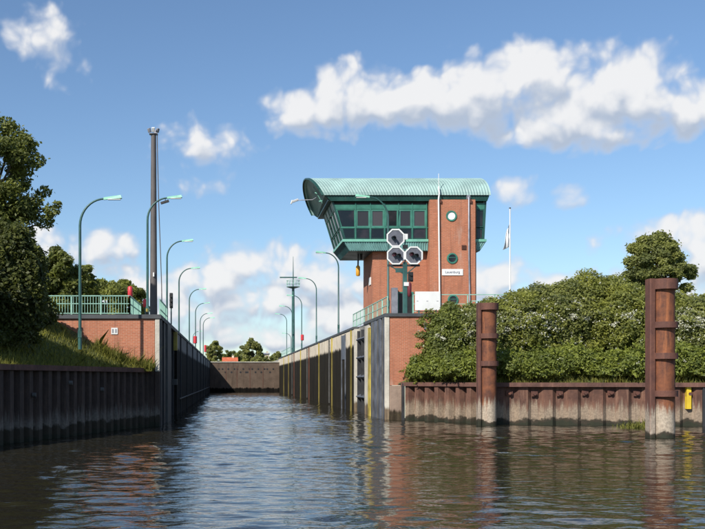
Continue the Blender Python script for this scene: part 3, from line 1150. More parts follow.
# gables
for side in (0, 1):
    pts = []
    for i in range(NA + 1):
        th = math.pi * i / NA
        z = RZ - 0.02 + (RH - 0.11) * math.sin(th)
        y = RY - (RR - 0.11) * math.cos(th)
        x = roof_xl(z) + 0.10 if side == 0 else roof_xr(z) - 0.10
        pts.append((x, y, z))
    zb = 14.74
    xb = (roof_xl(zb) + 0.22) if side == 0 else roof_xr(zb) - 0.22
    pts += [(xb, RY + RR - 0.25, zb), (xb, RY - RR + 0.25, zb)]
    m = MB()
    m.slab(pts if side == 0 else pts[::-1], (0.09 if side == 0 else -0.09, 0, 0))
    gb = m.build('gable', 'gable', TW)
    if side == 0:
        m = MB()
        for i in range(NA):
            th0, th1 = math.pi * i / NA, math.pi * (i + 1) / NA
            pa, pb = [], []
            for th in (th0, th1):
                z = RZ + (RH - 0.02) * math.sin(th)
                y = RY - (RR - 0.02) * math.cos(th)
                pa.append(Vector((roof_xl(z) - 0.03, y, z)))
            m.bar(pa[0], pa[1], 0.10, 0.16, up=(1, 0, 0))
        m.build('verge_trim', 'frame_dark', gb)
        # cross brace and camera bracket on the gable
        p0 = at(309, 208, 71)
        m = MB()
        x = roof_xl(15.6) - 0.0
        m.bar((x - 0.10, 69.6, 16.0), (x + 0.55, 69.6, 14.85), 0.06)
        m.bar((x + 0.02, 69.6, 15.6), (x + 0.5, 69.3, 15.35), 0.06)
        m.bar((x + 0.30, 69.4, 14.95), (x + 0.95, 68.6, 14.9), 0.06)
        m.build('bracket', 'band_mint', gb)
# fascia + soffit
m = MB()
m.slab([(7.0, 67.16, 14.56), (17.72, 67.16, 14.56), (17.84, 67.10, 14.90), (6.62, 67.10, 14.90)], (0, 0.14, 0))
m.build('fascia', 'frame_dark', TW)
m = MB()
m.slab([(6.80, 67.30, 14.60), (17.74, 67.30, 14.60), (17.74, 75.0, 14.60), (6.80, 75.0, 14.60)], (0, 0, 0.22))
m.build('soffit', 'gable', TW)

# cabin
ZS, ZT = 11.84, 14.598
YC0, YC1 = 67.38, 73.4


def cab_l(z):
    return 7.93 - (z - ZS) * 0.308


def cab_r(z):
    return 17.55 + (z - ZS) * 0.055


m = MB()
# core behind the panes
ins = 0.14
pts = [(cab_l(ZS) + ins, ZS), (cab_r(ZS) - ins, ZS), (cab_r(ZT) - ins, ZT), (cab_l(ZT) + ins, ZT)]
m.slab([(x, YC0 + ins, z) for x, z in pts], (0, YC1 - YC0 - 2 * ins, 0))
m.build('cabin_core', 'black', TW)
zl = dict(head0=14.03, head1=14.36, up0=12.76, lo0=12.0)
bays = [None, 8.71, 9.73, 10.71, 11.66, 12.61, 13.60]


def window(x00, x10, x01, x11, y, z0, z1, frame_m, fw, parent, tilt=0.0, name='window'):
    """trapezoid window facing -y: bottom x00..x10, top x01..x11"""
    f = MB()

    def P(u, v, dy):
        xa = x00 + (x10 - x00) * u
        xb = x01 + (x11 - x01) * u
        return (xa + (xb - xa) * v, y + dy - tilt * v, z0 + (z1 - z0) * v)
    wu = fw / max(0.2, (x10 - x00))
    wv = fw / (z1 - z0)
    for u0, u1, v0, v1 in ((0, 1, 0, wv), (0, 1, 1 - wv, 1), (0, wu, wv, 1 - wv), (1 - wu, 1, wv, 1 - wv)):
        f.slab([P(u0, v0, 0), P(u1, v0, 0), P(u1, v1, 0), P(u0, v1, 0)], (0, 0.08, 0))
    o = f.build(name, frame_m, parent)
    p = MB()
    p.slab([P(wu, wv, 0.045), P(1 - wu, wv, 0.045), P(1 - wu, 1 - wv, 0.045), P(wu, 1 - wv, 0.045)], (0, 0.02, 0))
    p.build('pane', PANES.pop(0) if PANES else 'glass', o)
    return o


PANES = ['glass', 'glass', 'blind_dim', 'glass', 'blind_grey', 'glass', 'glass', 'glass', 'blind_dim', 'glass', 'blind_grey', 'glass', 'glass', 'glass']
for i in range(6):
    a, b = bays[i], bays[i + 1]
    al = (lambda z: cab_l(z) + 0.10) if a is None else (lambda z, a=a: a + 0.035)
    br = lambda z, b=b: b - 0.035
    z0, z1 = zl['up0'] + 0.03, zl['head0'] - 0.02
    window(al(z0), br(z0), al(z1), br(z1), YC0, z0, z1, 'frame_mid' if i == 0 else 'frame_mint', 0.05 if i == 0 else 0.10, TW, 0.16 if i == 3 else 0.0)
    z0, z1 = zl['lo0'], zl['up0'] - 0.03
    window(al(z0), br(z0), al(z1), br(z1), YC0, z0, z1, 'frame_dark', 0.05, TW)
    z0, z1 = zl['head0'] + 0.01, zl['head1']
    m = MB()
    m.slab([(al(z0), YC0, z0), (br(z0), YC0, z0), (br(z1), YC0, z1), (al(z1), YC0, z1)], (0, 0.1, 0))
    m.build('header_panel', 'frame_mid', TW)
for b in bays[1:]:
    m = MB()
    m.box(b - 0.035, b + 0.035, YC0 - 0.03, YC0 + 0.12, ZS + 0.1, zl['head1'] + 0.1)
    m.build('mullion', 'frame_mid', TW)
m = MB()
m.box(cab_l(12.76) + 0.03, 13.7, YC0 - 0.02, YC0 + 0.1, 12.73, 12.79)
m.build('transom', 'frame_mid', TW)
# bay right of the pier
for z0, z1, fm in ((zl['up0'] + 0.03, zl['head0'] - 0.02, 'frame_dark'), (zl['lo0'], zl['up0'] - 0.03, 'frame_dark')):
    window(17.03, cab_r(z0) - 0.1, 17.03, cab_r(z1) - 0.1, YC0, z0, z1, fm, 0.06, TW)
m = MB()
m.box(17.03, 17.62, YC0, YC0 + 0.1, zl['head0'], zl['head1'] + 0.1)
m.build('header_panel', 'frame_mid', TW)
# corner posts
m = MB()
m.bar((cab_l(ZS) + 0.04, YC0 + 0.06, ZS), (cab_l(ZT) + 0.04, YC0 + 0.06, ZT), 0.13)
m.build('corner_post', 'frame_dark', TW)
m = MB()
m.bar((cab_l(ZS) + 0.04, YC1 - 0.06, ZS), (cab_l(ZT) + 0.04, YC1 - 0.06, ZT), 0.13)
m.build('corner_post', 'frame_dark', TW)
m = MB()
m.bar((cab_r(ZS) - 0.04, YC0 + 0.06, ZS), (cab_r(ZT) - 0.04, YC0 + 0.06, ZT), 0.13)
m.build('corner_post', 'frame_dark', TW)
# slanted left side: three bays, two rows
ys = [YC0 + 0.12 + (YC1 - YC0 - 0.24) * i / 4 for i in range(5)]
for i in range(4):
    for z0, z1 in ((12.0, 12.72), (12.80, 14.0)):
        ya, yb = ys[i] + 0.04, ys[i + 1] - 0.04
        f = MB()
        for (y0_, y1_, za, zb) in ((ya, yb, z0, z0 + 0.05), (ya, yb, z1 - 0.05, z1), (ya, ya + 0.05, z0 + 0.05, z1 - 0.05), (yb - 0.05, yb, z0 + 0.05, z1 - 0.05)):
            f.slab([(cab_l(za), y0_, za), (cab_l(zb), y0_, zb), (cab_l(zb), y1_, zb), (cab_l(za), y1_, za)], (0.07, 0, 0))
        o = f.build('side_window', 'frame_dark', TW)
        p = MB()
        za, zb = z0 + 0.05, z1 - 0.05
        p.slab([(cab_l(za) + 0.04, ya + 0.05, za), (cab_l(zb) + 0.04, ya + 0.05, zb), (cab_l(zb) + 0.04, yb - 0.05, zb), (cab_l(za) + 0.04, yb - 0.05, za)], (0.02, 0, 0))
        p.build('pane', 'glass_side', o)
for y in ys[1:-1]:
    m = MB()
    m.bar((cab_l(ZS), y, ZS), (cab_l(ZT), y, ZT), 0.07)
    m.build('side_mullion', 'frame_dark', TW)
m = MB()
m.slab([(cab_l(14.02), YC0 + 0.1, 14.02), (cab_l(14.59), YC0 + 0.1, 14.59), (cab_l(14.59), YC1 - 0.1, 14.59), (cab_l(14.02), YC1 - 0.1, 14.02)], (0.08, 0, 0))
m.build('side_header', 'frame_dark', TW)
# right and back sides
m = MB()
m.slab([(cab_r(12.0), YC0 + 0.12, 12.0), (cab_r(12.0), YC1 - 0.1, 12.0), (cab_r(14.0), YC1 - 0.1, 14.0), (cab_r(14.0), YC0 + 0.12, 14.0)], (-0.06, 0, 0))
m.build('side_pane', 'glass', TW)
m = MB()
m.slab([(cab_l(12.0) + 0.1, YC1, 12.0), (cab_l(14.0) + 0.1, YC1, 14.0), (cab_r(14.0) - 0.1, YC1, 14.0), (cab_r(12.0) - 0.1, YC1, 12.0)], (0, -0.06, 0))
m.build('back_pane', 'glass', TW)
# mint sill band round the cabin
m = MB()
m.box(7.80, 13.70, YC0 - 0.12, YC0 + 0.08, ZS - 0.05, ZS + 0.12)
m.build('sill_band', 'band_mint', TW)
for bx_ in ((16.84, 17.70, YC0 - 0.12, YC0 + 0.08), (7.80, 8.0, YC0 + 0.082, YC1 + 0.05), (17.5, 17.70, YC0 + 0.082, YC1 + 0.05)):
    m = MB()
    m.box(*bx_, ZS - 0.05, ZS + 0.12)
    m.build('sill_band', 'band_mint', TW)


# ribbed spandrel sloping in below the band
def ribbed(a0, a1, b0, b1, n):
    """corrugated strip between upper edge a0..a1 and lower edge b0..b1"""
    mm = MB()
    a0, a1, b0, b1 = map(Vector, (a0, a1, b0, b1))
    nn = (a1 - a0).cross(b0 - a0).normalized()
    vs, fs = [], []
    for i in range(n * 4 + 1):
        u = i / (n * 4)
        o = nn * (0.02 if (i % 4) in (0, 1) else -0.02)
        vs += [a0.lerp(a1, u) + o, b0.lerp(b1, u) + o]
    for i in range(n * 4):
        fs.append((2 * i, 2 * i + 2, 2 * i + 3, 2 * i + 1))
    mm.add(vs, fs)
    return mm


ZB = 11.18
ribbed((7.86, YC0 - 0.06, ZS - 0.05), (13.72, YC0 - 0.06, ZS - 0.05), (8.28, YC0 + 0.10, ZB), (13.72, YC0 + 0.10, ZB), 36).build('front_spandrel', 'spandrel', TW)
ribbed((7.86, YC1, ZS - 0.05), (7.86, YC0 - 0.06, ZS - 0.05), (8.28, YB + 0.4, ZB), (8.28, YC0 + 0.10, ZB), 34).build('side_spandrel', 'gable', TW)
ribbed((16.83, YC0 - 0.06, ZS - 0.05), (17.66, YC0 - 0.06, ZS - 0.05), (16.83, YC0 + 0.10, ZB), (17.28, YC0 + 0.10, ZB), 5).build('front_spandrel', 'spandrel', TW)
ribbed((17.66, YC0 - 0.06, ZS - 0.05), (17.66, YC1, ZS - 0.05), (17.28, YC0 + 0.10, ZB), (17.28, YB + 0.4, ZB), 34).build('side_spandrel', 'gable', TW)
m = MB()
m.slab([(8.26, YC0 + 0.09, ZB), (17.3, YC0 + 0.09, ZB), (17.3, YB + 0.4, ZB), (8.26, YB + 0.4, ZB)], (0, 0, 0.05))
m.build('cabin_floor', 'gable', TW)
m = MB()
m.slab([(8.3, YB + 0.4, ZB + 0.05), (17.3, YB + 0.4, ZB + 0.05), (17.6, YC1, ZS), (7.9, YC1, ZS)], (0, 0.03, 0))
m.build('back_spandrel', 'gable', TW)

# portholes in the pier
for px, py, gm in ((451.4, 216, 'blind'), (452.2, 258.4, 'glass'), (453.0, 300, 'glass')):
    c = at(px, py, 66.85)
    m = MB()
    n = 28
    vs, fs = [], []
    for r, dy in ((0.25, -0.01), (0.27, -0.06), (0.36, -0.06), (0.38, 0.02)):
        vs += disc_pts((c.x, c.y + dy, c.z), r, n)
    for q_ in range(3):
        for j in range(n):
            fs.append((q_ * n + j, q_ * n + (j + 1) % n, (q_ + 1) * n + (j + 1) % n, (q_ + 1) * n + j))
    m.add(vs, fs)
    po = m.build('porthole', 'frame_mid', TW, smooth=True)
    m = MB()
    m.slab(disc_pts((c.x, c.y - 0.018, c.z), 0.262, n), (0, 0.01, 0))
    m.build('glass', gm, po)
    if gm == 'glass':
        m = MB()
        m.bar((c.x - 0.24, c.y - 0.03, c.z + 0.06), (c.x + 0.24, c.y - 0.03, c.z + 0.06), 0.03)
        m.build('glazing_bar', 'frame_mint', po)
# pipes, vent, door, wall plate
m = MB()
pa = at(438.6, 199, 66.7)
pb = at(439.9, 311, 66.7)
m.tube([(pa.x + 0.06, 66.95, 15.5), (pa.x + 0.06, 66.75, 15.0), (pa.x, 66.70, 14.6), (pa.x + 0.05, 66.72, 10.5), (pb.x, 66.72, QR)], 0.055, 10)
m.build('vent_pipe', 'white', TW, smooth=True)
m = MB()
m.tube([(pa.x + 0.06, 66.95, 15.45), (pa.x + 0.06, 66.95, 16.4)], 0.02, 6)
m.build('lightning_rod', 'white', TW)
m = MB()
pa = at(469, 196, 66.75)
m.tube([(pa.x, 67.0, 14.92), (pa.x, 66.78, 14.6), (pa.x, 66.77, 11.0), (pa.x + 0.08, 66.77, QR)], 0.06, 10)
m.box(pa.x - 0.11, pa.x + 0.11, 66.85, 67.08, 14.62, 14.90)
m.build('downpipe', 'pipe_grey', TW, smooth=True)
for px, py in ((440.0, 201.5), (470.3, 201.5)):
    c = at(px, py, 66.8)
    m = MB()
    m.box(c.x - 0.10, c.x + 0.10, 66.74, 66.85, c.z - 0.1, c.z + 0.1)
    m.build('bracket_box', 'brown_box', TW)
c = at(463.8, 247.3, 66.85)
m = MB()
m.box(c.x - 0.15, c.x + 0.15, 66.79, 66.85, c.z - 0.15, c.z + 0.15)
for i in range(4):
    m.box(c.x - 0.12, c.x + 0.12, 66.77, 66.79, c.z - 0.11 + 0.06 * i, c.z - 0.08 + 0.06 * i)
m.build('vent_cover', 'brown_box', TW)
m = MB()
x0, x1 = ax(398.5, YF), ax(404.0, YF) + 0.55
m.box(x0, x1, YF - 0.03, YF, QR, QR + 2.15)
dr = m.build('door', 'black', TW)
m = MB()
m.box(x0 - 0.1, x0, YF - 0.07, YF, QR, QR + 2.25)
m.box(x1, x1 + 0.1, YF - 0.07, YF, QR, QR + 2.25)
m.box(x0, x1, YF - 0.07, YF, QR + 2.15, QR + 2.25)
m.build('door_frame', 'frame_mid', dr)
m = MB()
m.box(ax(391.5, 67.6), ax(397.5, 67.6), 67.5, 67.95, QR, QR + 2.5)
m.build('switch_cabinet', 'pipe_grey', TW)
m = MB()
m.box(9.92, 9.97, 68.7, 69.5, az(285, 69), az(277.5, 69))
m.build('wall_plate', 'white', TW)

# name sign
ns = thing('name_sign', 'white name sign under the middle porthole of the brick pier', 'sign', at(452.5, 272, 66.8))
c0, c1 = at(442, 275.3, 66.8), at(463, 269.0, 66.8)
m = MB()
m.box(c0.x, c1.x, 66.80, 66.848, c0.z, c1.z)
m.build('plate', 'white', ns)


def lettering(text, parent, x, y, z, size, m):
    cu = bpy.data.curves.new('lettering', 'FONT')
    cu.body = text
    cu.size = size
    cu.align_x = 'CENTER'
    cu.align_y = 'CENTER'
    cu.extrude = 0.003
    tmp = bpy.data.objects.new('lettering_tmp', cu)
    link(tmp)
    bpy.context.view_layer.update()
    me = bpy.data.meshes.new_from_object(tmp.evaluated_get(bpy.context.evaluated_depsgraph_get()))
    bpy.data.objects.remove(tmp)
    me.materials.clear()
    me.materials.append(M[m])
    o = bpy.data.objects.new('lettering', me)
    link(o)
    o.parent = parent
    p = origin_of(parent)
    o.location = (x - p.x, y - p.y, z - p.z)
    o.rotation_euler = (math.radians(90), 0, 0)
    return o


lettering('Lauenburg', ns, (c0.x + c1.x) / 2, 66.794, (c0.z + c1.z) / 2, 0.24, 'ink')

# camera on the gable and amber lamp under the cabin
cc = thing('security_camera', 'white security camera on an arm left of the tower roof', 'camera', at(297, 200, 70.2))
m = MB()
p0 = at(296.5, 200.3, 70.2)
p1 = Vector((roof_xl(15.45) + 0.05, 69.8, 15.3))
m.tube([p0 + Vector((0, 0, 0.0)), (p1.x - 0.25, 70.0, p0.z), p1], 0.03, 8)
m.build('arm', 'pipe_grey', cc)
m = MB()
m.bar(p0 + Vector((-0.34, -0.12, -0.14)), p0 + Vector((0.12, 0.1, 0.06)), 0.17, 0.17)
m.build('housing', 'white', cc, bevel=0.03)
m = MB()
m.bar(p0 + Vector((-0.40, -0.20, -0.30)), p0 + Vector((-0.30, -0.14, -0.02)), 0.08)
m.build('sun_shield', 'white', cc)
al = thing('warning_lamp', 'amber lamp hanging under the cabin overhang of the tower', 'lamp', at(358, 272, 69.5))
p = at(358, 265.5, 69.5)
m = MB()
m.tube([(p.x, 69.5, p.z - 0.75), (p.x, 69.5, p.z - 0.68), (p.x, 69.5, p.z - 0.1), (p.x, 69.5, p.z)], [0.10, 0.15, 0.15, 0.08], 14)
m.build('lamp_body', 'orange', al, smooth=True)
m = MB()
m.bar((p.x, 69.5, p.z - 0.02), (p.x + 0.02, 69.5, ZB), 0.10)
m.tube([(p.x + 0.22, 69.5, ZB - 0.35), (p.x + 0.22, 69.5, ZB)], 0.10, 10)
m.build('hanger', 'black', al)


# ------------------------------------------------------------------ lamp posts
def lamp_proto(name, sgn, h, r0, label, cat, group, loc):
    t = thing(name, label, cat, (0, 0, 0), group)
    m = MB()
    reach, rise = 1.15, 1.25
    path = [(0, 0, 0), (0, 0, 0.9), (0, 0, 0.92), (0, 0, h - rise)]
    rad = [r0 * 1.25, r0 * 1.25, r0, r0 * 0.82]
    for i in range(1, 11):
        a = math.pi / 2 * i / 10
        path.append((sgn * reach * (1 - math.cos(a)), 0, h - rise + rise * math.sin(a)))
        rad.append(r0 * (0.82 - 0.25 * i / 10))
    m.tube(path, rad, 10)
    m.build('pole', 'pole_green', t, smooth=True)
    m = MB()
    x0, x1 = reach - 0.05, reach + 0.80
    pts = [(sgn * x0, -0.06, h - 0.05), (sgn * x1, -0.13, h + 0.02), (sgn * x1, 0.13, h + 0.02), (sgn * x0, 0.06, h - 0.05)]
    pts2 = [(sgn * x0, -0.05, h + 0.06), (sgn * (x1 - 0.05), -0.10, h + 0.16), (sgn * (x1 - 0.05), 0.10, h + 0.16), (sgn * x0, 0.05, h + 0.06)]
    fs = [(3, 2, 1, 0), (4, 5, 6, 7), (0, 1, 5, 4), (1, 2, 6, 5), (2, 3, 7, 6), (3, 0, 4, 7)]
    if sgn < 0:
        fs = [f[::-1] for f in fs]
    m.add(pts + pts2, fs)
    hd = m.build('lamp_head', 'lamp_head', t)
    m = MB()
    m.box(min(sgn * (x0 + 0.2), sgn * (x1 - 0.06)), max(sgn * (x0 + 0.2), sgn * (x1 - 0.06)), -0.09, 0.09, h - 0.05, h - 0.01)
    m.build('diffuser', 'white', hd)
    m = MB()
    m.box(-0.09, 0.09, -0.10, -0.05, 0.55, 0.85)
    m.build('service_door', 'pole_green', t)
    t.location = loc
    return t


LH = 7.0
gl = 'green lamp posts along the left quay'
first = lamp_proto('street_lamp', 1, LH, 0.075, 'nearest left lamp post, standing in the grass before the brick wall', 'lamp post', gl, (ax(80, 45.5), 45.5, az(198.8, 45.5) - LH))
ords = ['left lamp post beside the tall mast, with a small floodlight under its arm', 'left quay lamp post just right of the tall mast', 'second left quay lamp post beyond the tall mast',
        'third left quay lamp post beyond the tall mast', 'fourth left quay lamp post beyond the tall mast', 'fifth left quay lamp post beyond the tall mast',
        'sixth and last tall left quay lamp post beyond the tall mast']
left_px = [(147.5, 55), (167, 72.2), (179, 90), (189.3, 111), (195.5, 131.5), (200.2, 152), (203.2, 163)]
for (px, d), lb in zip(left_px, ords):
    c = copy_tree(first)
    c.location = (ax(px, d), d, QL - 0.03)
    c['label'] = lb
    if d == 55:
        m = MB()
        m.bar((c.location.x + 0.75, d, QL + LH - 0.33), (c.location.x + 1.2, d - 0.05, QL + LH - 0.20), 0.16, 0.12)
        m.tube([(c.location.x + 1.0, d, QL + LH - 0.22), (c.location.x + 1.0, d, QL + LH - 0.04)], 0.02, 6)
        m.build('floodlight', 'black', c)
c = copy_tree(first)
c.location = (ax(193.0, 205), 205, QL - 0.25)
c['label'] = 'small far lamp post seen between the left quay lamps, beyond the gate'
gr = 'green lamp posts along the right quay'
first = lamp_proto('street_lamp', -1, LH, 0.07, 'right quay lamp post in front of the brick tower, beside the octagonal signals', 'lamp post', gr, (9.42, 57.95, QR - 0.03))
for (px, d), lb in zip([(338.5, 83.6), (316.4, 105), (301.7, 126.5), (292.2, 145), (286.7, 162.5)],
                       ['right quay lamp post just left of the tower, under its cabin', 'second right quay lamp post left of the tower',
                        'right quay lamp post with a red lifebuoy case, third left of the tower', 'right quay lamp post next to the antenna mast', 'farthest right quay lamp post before the gate']):
    c = copy_tree(first)
    c.location = (ax(px, d), d, QR - 0.03)
    c['label'] = lb
c = copy_tree(first)
c.location = (ax(291.0, 212), 212, QR - 0.93)
c['label'] = 'small distant lamp post behind the antenna mast, beyond the gate'

# ------------------------------------------------------------------ masts
tm = thing('tall_mast', 'tall brown-grey mast with floodlight cluster, rising from the left quay', 'mast', (ax(153.5, 60), 60, QL))
bx = ax(153.6, 60)
tz = az(134.5, 60)
m = MB()
m.tube([(bx, 60, QL - 0.1), (bx, 60, tz)], [0.235, 0.155], 14)
m.build('pole', 'mast', tm, smooth=True)
m = MB()
m.box(bx - 0.26, bx + 0.26, 59.78, 60.22, tz, tz + 0.05)
m.build('head_plate', 'pipe_grey', tm)
for dx, dy in ((-0.22, -0.1), (0.0, -0.22), (0.22, -0.08), (0.1, 0.2)):
    m = MB()
    m.bar((bx + dx, 60 + dy, tz + 0.10), (bx + dx * 1.3, 60 + dy * 1.6, tz + 0.34), 0.20, 0.13)
    m.build('floodlight', 'white' if dx == 0.0 else 'pipe_grey', tm, bevel=0.02)
m = MB()
cp = [at(157.2, 135, 59.9), at(157.6, 160, 59.9), at(158.6, 200, 59.9), at(160.2, 245, 59.9), at(161.6, 285, 59.9), at(162, 314, 59.9)]
m.tube(cp, 0.028, 6)
m.build('hoist_cable', 'mast', tm)
m = MB()
m.bar((bx, 60, tz - 0.05), (bx + 0.24, 59.9, tz - 0.05), 0.05)
m.build('cable_arm', 'pipe_grey', tm)
m = MB()
m.box(bx - 0.02, bx + 0.06, 59.70, 59.80, az(277, 60), az(273, 60))
m.build('camera_box', 'white', tm)

am = thing('antenna_mast', 'green antenna mast with round platform on the right quay, far back', 'mast', (ax(293.2, 166), 166, QR))
x = ax(293.2, 166)
m = MB()
m.tube([(x, 166, QR - 0.1), (x, 166, az(287, 166))], [0.30, 0.22], 12)
m.build('pole', 'pole_green', am, smooth=True)
zp = az(287, 166)
m = MB()
m.tube([(x, 166, zp - 0.25), (x, 166, zp), (x, 166, zp + 0.02)], [0.35, 1.15, 1.15], 16)
m.build('platform', 'pole_green', am)
m = MB()
for i in range(12):
    a = 2 * math.pi * i / 12
    m.bar((x + 1.1 * math.cos(a), 166 + 1.1 * math.sin(a), zp), (x + 1.1 * math.cos(a), 166 + 1.1 * math.sin(a), zp + 1.1), 0.05)
for z in (zp + 0.55, zp + 1.1):
    m.tube([(x + 1.1 * math.cos(2 * math.pi * i / 24), 166 + 1.1 * math.sin(2 * math.pi * i / 24), z) for i in range(25)], 0.03, 6)
m.build('platform_railing', 'rail_green', am)
m = MB()
m.tube([(x, 166, zp), (x, 166, az(277, 166)), (x, 166, az(256.5, 166))], [0.12, 0.09, 0.03], 8)
m.build('needle', 'pole_green', am)
m = MB()
m.box(ax(279.8, 166), ax(297, 166), 165.9, 166.1, az(278, 166), az(276.8, 166))
m.build('radar_bar', 'pole_green', am)

# ------------------------------------------------------------------ flag pole
fp = thing('flagpole', 'white flagpole right of the tower', 'flagpole', (ax(510, 63), 63, QR))
x = ax(510, 63)
m = MB()
m.tube([(x, 63, QR - 0.1), (x, 63, az(208.5, 63))], [0.06, 0.035], 10)
m.build('pole', 'white', fp, smooth=True)
m = MB()
m.tube([(x, 63, az(208.6, 63)), (x, 63, az(207.6, 63))], 0.06, 8)
m.build('finial', 'black', fp)
flag = MB()
NV, NU2 = 16, 10
vs, fs = [], []
for i in range(NV + 1):
    v = i / NV
    wv = 0.12 + 0.32 * v
    for j in range(NU2 + 1):
        u = j / NU2
        xx = x - 0.05 - wv * u
        yy = 63 + 0.11 * math.sin(u * 9 + v * 2.2) * (0.4 + u) + 0.06 * math.sin(v * 7)
        zz = az(224.5, 63) - v * 1.45 - 0.35 * u * (1 - 0.4 * v)
        vs.append((xx, yy, zz))
for i in range(NV):
    for j in range(NU2):
        a = i * (NU2 + 1) + j
        fs.append((a, a + 1, a + NU2 + 2, a + NU2 + 1))
flag.add(vs, fs)


def flag_mat():
    m, k, b, pos, _ = mat('flag_cloth')
    s = k.sep(pos)
    n = k.noise(pos, 1.6, 2, 0.5)
    zz = k.math('ADD', s[2], k.math('MULTIPLY', n, 0.5))
    t0 = az(224.5, 63)
    f = k.smooth(zz, t0 + 0.02, t0 + 0.08)
    c = k.mix(f, (0.74, 0.74, 0.74), (0.10, 0.11, 0.14))
    k.put(b.inputs['Base Color'], c)
    b.inputs['Roughness'].default_value = 0.8
    return m


M['flag'] = flag_mat()
fo = flag.build('flag', 'flag', None, smooth=True, loc=(x, 63, az(250, 63)))
fo.modifiers.clear()
so = fo.modifiers.new('solid', 'SOLIDIFY')
so.thickness = 0.008
tag(fo, 'limp white and dark flag hanging from the white pole', 'flag')

# ------------------------------------------------------------------ octagonal traffic signals
sg = thing('traffic_signal', 'three grey octagonal signal boards with white rims on a green post before the tower', 'signal', (ax(405.3, 57.2), 57.2, QR))
D = 57.2
px_ = ax(405.3, D)
m = MB()
m.box(px_ - 0.12, px_ + 0.12, D, D + 0.22, QR - 0.02, az(262, D))
m.build('post', 'pole_green', sg, bevel=0.015)
m = MB()
m.box(px_ - 0.03, px_ + 0.03, D + 0.02, D + 0.2, az(262, D), az(238, D))
m.build('upper_post', 'pole_green', sg)
m = MB()
m.box(ax(388, D), ax(420, D), D + 0.02, D + 0.12, az(266.3, D), az(264.3, D))
m.build('cross_beam', 'steel_dark', sg)
m = MB()
for s_, pp in ((-1, 391), (1, 416)):
    m.bar((ax(pp, D), D + 0.07, az(266, D)), (px_ + s_ * 0.1, D + 0.07, az(273.5, D)), 0.06)
m.box(px_ - 0.55, px_ - 0.12, D + 0.03, D + 0.14, az(272.3, D), az(268.0, D))
m.build('strut', 'pole_green', sg)
for ix, (cx, cy, lamps) in enumerate(((395.4, 238, ((-2.3, 0.3, 0), )), (395.7, 255.7, ((-2.0, -0.9, 1), (2.3, 0.2, 0))), (413.6, 255.5, ((-2.6, -1.0, 1), (2.0, 0.4, 0))))):
    c = at(cx, cy, D)
    R = 0.535
    st = math.pi / 8
    m = MB()
    m.slab(disc_pts((c.x, D - 0.06, c.z), R, 8, start=st), (0, 0.06, 0))
    bo = m.build('signal_board', 'sign_face', sg)
    m = MB()
    po, pi_ = disc_pts((c.x, D - 0.085, c.z), R + 0.03, 8, start=st), disc_pts((c.x, D - 0.085, c.z), R - 0.055, 8, start=st)
    for i in range(8):
        j = (i + 1) % 8
        m.slab([po[i], po[j], pi_[j], pi_[i]], (0, 0.05, 0))
    m.build('rim', 'white', bo)
    for lx, ly, red in lamps:
        lc = Vector((c.x + lx / F * D, D - 0.07, c.z - ly / F * D))
        m = MB()
        m.slab(disc_pts((lc.x, D - 0.085, lc.z), 0.10, 16), (0, 0.03, 0))
        m.build('lens', 'lens_red' if red else 'lens_dark', bo)
        # hood: half tube above and right of the lens
        m = MB()
        vs, fs = [], []
        n = 12
        for j in range(n + 1):
            a = -0.9 + (math.pi + 0.75) * j / n
            for dy in (-0.08, -0.36):
                vs.append((lc.x + 0.12 * math.cos(a), D + dy, lc.z + 0.12 * math.sin(a) + (0.0 if dy > -0.1 else -0.03)))
        for j in range(n):
            fs.append((2 * j, 2 * j + 1, 2 * j + 3, 2 * j + 2))
        m.add(vs, fs)
        h_ = m.build('hood', 'black', bo)
        h_.modifiers.new('solid', 'SOLIDIFY').thickness = 0.012
m = MB()
m.box(ax(403.8, D), ax(407.6, D), D - 0.05, D + 0.06, az(239.6, D), az(234, D))
m.build('white_box', 'white', sg)
m = MB()
m.box(ax(403.0, D), ax(408, D), D + 0.0, D + 0.15, az(248.5, D), az(244.8, D))
m.build('cable_box', 'black', sg)
m = MB()
m.box(ax(408.5, D), ax(413.2, D), D, D + 0.18, az(281.5, D), az(272, D))
sb = m.build('small_signal', 'black', sg)
for yy in (274.5, 279):
    c = at(411, yy, D)
    m = MB()
    m.tube([(c.x, D - 0.18, c.z), (c.x, D + 0.01, c.z)], [0.10, 0.08], 12)
    m.build('lens', 'black', sb)
m = MB()
m.box(ax(403.8, D), ax(408.6, D), D - 0.05, D - 0.005, az(286, D), az(282.2, D))
m.build('plate', 'white', sg)
m = MB()
c = at(409.6, 289.5, D)
m.tube([(c.x, D + 0.05, c.z - 0.42), (c.x, D + 0.05, c.z - 0.33), (c.x, D + 0.05, c.z + 0.33), (c.x, D + 0.05, c.z + 0.42)], [0.07, 0.12, 0.12, 0.07], 12)
m.build('cable_reel', 'dark_red', sg, smooth=True)

# white board at the quay edge
wb = thing('white_board', 'blank white board on the quay railing before the brick tower', 'sign', (ax(427.5, 56.75), 56.75, QR))
m = MB()
m.box(ax(415, 56.7), ax(440.2, 56.7), 56.66, 56.70, az(310.3, 56.7), az(291.6, 56.7))
m.build('panel', 'white', wb, bevel=0.008)
m = MB()
for pp in (419, 436):
    m.box(ax(pp, 56.7) - 0.04, ax(pp, 56.7) + 0.04, 56.70, 56.76, QR - 0.02, az(293, 56.7))
m.build('support_post', 'pole_green', wb)
m = MB()
for pp in (417.5, 427.3, 437.5):
    c = at(pp, 301, 56.66)
    m.box(c.x - 0.05, c.x + 0.05, 56.652, 56.662, c.z - 0.015, c.z + 0.015)
m.build('print', 'ink_grey', wb)


